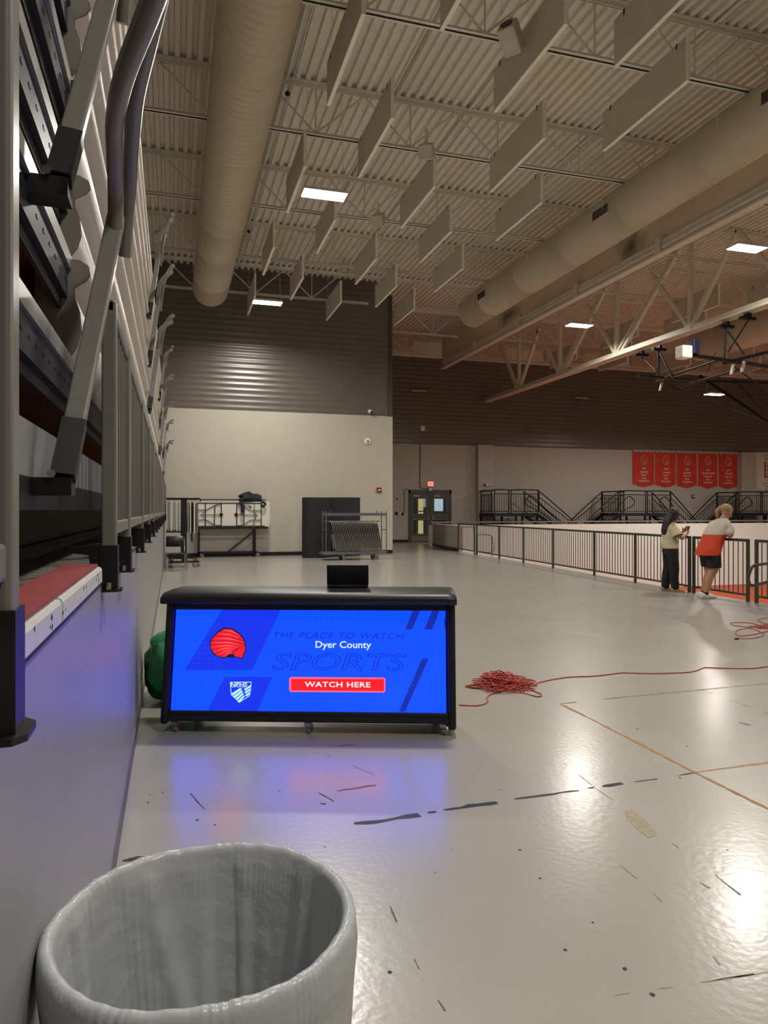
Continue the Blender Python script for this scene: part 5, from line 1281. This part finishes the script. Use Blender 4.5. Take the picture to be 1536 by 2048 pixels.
# long hair: cap plus a fall down the back
M_h1 = mat('dark_hair', '130d0b', .5, var=.25, scale=30, bump=.3, bscale=60, aniso=(8,8,.6))
b = MB().sphere((-.016,0,.045), .116, .098, .106, 20, 14)
for s_ in (-1, 1): b.loft([ell((x,s_*y,z), .034, .02, n=10) for x, y, z in ((.035,.08,.06),(.02,.088,.0),(-.005,.086,-.07),(-.04,.08,-.12))])
b.xf(HM)
b.loft([ell((x,0,z), dp, wd, n=20) for x, dp, wd, z in ((.03,.10,.1,1.55),(.0,.10,.108,1.47),(-.04,.085,.112,1.40),(-.075,.065,.115,1.32),(-.105,.05,.112,1.24),(-.12,.04,.1,1.17),(-.125,.022,.07,1.12))])
fuse('hair', b, M_h1, p1, .01, 3)
MB().box(-.012,-.016,-.05,.012,.016,0).build('id_badge', mat('badge_white','c9bdb5',.5), p1).location = (.10,-.155,.79)
MB().box(-.013,-.011,-.035,.0125,.011,-.012).build('badge_photo', mat('badge_photo','5a2a24',.5), p1).location = (.1005,-.1563,.79)
ph_ = thing('phone', 'dark phone held up by the person in the cream blouse', 'phone', p1.matrix_basis @ Vector((0,0,0)))
Mp = Matrix.Translation((f1.x,f1.y,0)) @ Matrix.Rotation(math.radians(-14),4,'Z')
ph_.location = Mp @ Vector((.36,.012,1.25)); ph_.rotation_euler = (0,math.radians(14),math.radians(-14))
bevel(MB().box(-.006,-.075,-.037,.006,.075,.037).build('case', mat('phone_case','5a4a48',.4), ph_), .006); MB().box(-.0072,-.07,-.033,-.006,.07,.033).build('display', mat('phone_glass','1c1c22',.1), ph_)
# ---------------------------------------------------------------- person in orange and white leaning on the rail
f2 = onZ(1404, 1196)
p2_ = thing('person', 'blonde person in white and orange shirt and black shorts leaning on railing', 'person', (f2.x, f2.y, 0), math.radians(-4))
lean = lambda z: .26*max(0,(z-.75))/.6
hipx = .16
hc = (hipx+.33,-.01,1.56)
hb, HM2 = head(hc, math.radians(-38), math.radians(26), 1.02)
sh_z = 1.36
shx = hipx+.22
railx = rx(f2.y)-f2.x
b = MB().merge(hb)
b.merge(limb([(shx,0,1.34,.075),(shx+.05,0,1.43,.06),(hc[0]-.015,0,1.5,.06)]))
b.loft([ell((x,0,z), dp, wd, n=22) for x, wd, dp, z in ((hipx-.02,.19,.15,.84),(hipx,.2,.155,.95),(hipx+.06,.19,.145,1.08),(hipx+.13,.2,.145,1.2),(hipx+.2,.21,.13,1.31),(shx+.02,.17,.09,1.38))])
for s_ in (1, -1):
    sh_p = (shx,s_*.205,1.31); el = (railx-.02,s_*.30,1.15); wr = (railx+.06,s_*.09,1.155)
    b.merge(limb([(*sh_p,.065),((sh_p[0]+el[0])/2+.01,s_*.27,1.22,.058),(*el,.046),((el[0]+wr[0])/2,s_*.2,1.145,.042),(*wr,.029)]))
    b.merge(hand(wr, (.15,-s_*1,.0), (0,0,-1), .22, 1.0, s_))
# standing leg (near side) and relaxed leg (far side)
legs = [(-1,[(hipx,-.1,.86,.115),(hipx+.0,-.1,.55,.092),(hipx-.06,-.1,.42,.07),(hipx-.1,-.1,.3,.066),(.0,-.1,.1,.042)]),(1,[(hipx,.1,.86,.115),(hipx+.06,.1,.55,.092),(hipx+.05,.1,.43,.07),(hipx-.0,.1,.3,.064),(.1,.1,.1,.042)])]
for s_, ch_ in legs:
    b.merge(limb(ch_)); a_ = ch_[-1]
    b.merge(limb([(a_[0]-.02,a_[1],.055,.04),(a_[0]+.08,a_[1],.04,.036),(a_[0]+.16,a_[1],.028,.024)]))
fuse('body', b, M_skin2, p2_, .0095, 3); eyes(HM2, p2_)
M_sw = mat('shirt_white', 'b9b0a4', .8, var=.04, scale=10, bump=.25, bscale=14); M_so = mat('shirt_orange', 'c43a12', .75, var=.08, scale=10, bump=.25, bscale=14)
R_sh = [(hipx-.05,.235,.2,.775),(hipx-.02,.235,.195,.88),(hipx+.02,.23,.185,.98),(hipx+.07,.225,.18,1.08),(hipx+.11,.226,.178,1.16)]
b = MB().loft([ell((x,0,z), dp, wd, n=26, p=.9) for x, wd, dp, z in R_sh]); fuse('shirt_lower', b, M_so, p2_, .012, 4)
b = MB().loft([ell((x,0,z), dp, wd, n=26, p=.9) for x, wd, dp, z in ((hipx+.10,.231,.183,1.145),(hipx+.15,.235,.175,1.24),(hipx+.2,.235,.15,1.33),(shx+.02,.19,.11,1.40),(shx+.045,.1,.085,1.435),(shx+.05,.075,.07,1.45))])
for s_ in (1, -1): b.merge(limb([(shx-.01,s_*.2,1.31,.085),(shx+.015,s_*.245,1.25,.079),((shx+railx)/2-.02,s_*.275,1.195,.07)]))
fuse('shirt_upper', b, M_sw, p2_, .012, 4)
M_st = mat('black_shorts', '0a0a0b', .75, var=.1)
b = MB().loft([ell((x,0,z), dp, wd, n=22) for x, wd, dp, z in ((hipx-.01,.205,.165,.93),(hipx,.215,.175,.84),(hipx,.21,.17,.76),(hipx,.19,.14,.7))])
for s_, ch_ in legs: b.loft([ell((ch_[0][0]+(ch_[1][0]-ch_[0][0])*t,s_*.105,.86-.31*t), r_, r_*.98, n=18) for t, r_ in ((0,.12),(.4,.128),(.8,.132),(.98,.134))])
fuse('shorts', b, M_st, p2_, .012, 3)
M_ws = mat('white_shoe', 'd0c7bd', .5, var=.05)
for s_, ch_ in legs:
    a_ = ch_[-1]
    MB().tube([(a_[0]-.002,a_[1],.12),(a_[0],a_[1],.075)], [.047,.05], 16).build('sock', M_black, p2_)
    sh = MB().loft([ell((a_[0]+dx,a_[1],z), h_, w_, (0,0,1), (0,1,0), 16, .8) for dx, z, h_, w_ in ((-.1,.05,.03,.03),(-.085,.055,.05,.042),(-.02,.055,.05,.046),(.05,.048,.044,.05),(.13,.04,.036,.052),(.19,.032,.026,.04),(.205,.028,.014,.02))]).build('shoe', M_ws, p2_)
    MB().loft([ell((a_[0]+.05,a_[1],z), .15, .053, n=20, p=.75) for z in (.001,.022)]).build('sole', mat('shoe_sole','8f8880',.6), sh)
    MB().box(a_[0]+.0,a_[1]-.03,.088,a_[0]+.07,a_[1]+.03,.096).build('laces', mat('lace_grey','6d6660',.7), sh)
M_h2 = mat('blonde_hair', '8f7350', .5, var=.3, scale=25, bump=.3, bscale=60, aniso=(6,6,1))
b = MB().sphere((-.02,0,.052), .104, .088, .098, 20, 14).sphere((-.115,0,.03), .04, .035, .04)
b.xf(HM2); tie_ = HM2 @ Vector((-.13,0,.02))
b.loft([ell((tie_.x+dx,tie_.y+dx*-.5,tie_.z+dz), r_, r_*1.1, n=12) for dx, dz, r_ in ((.02,.02,.03),(-.012,-.01,.04),(-.03,-.07,.043),(-.03,-.14,.036),(-.025,-.2,.014))]); fuse('hair', b, M_h2, p2_, .009, 3)
MB().loft([ell((-.112,0,.03), .026, .03, (0,0,1),(0,1,0), 14), ell((-.128,0,.025), .026, .03, (0,0,1),(0,1,0), 14)]).xf(HM2).build('hair_tie', mat('hair_tie','c9bda8',.6), p2_)
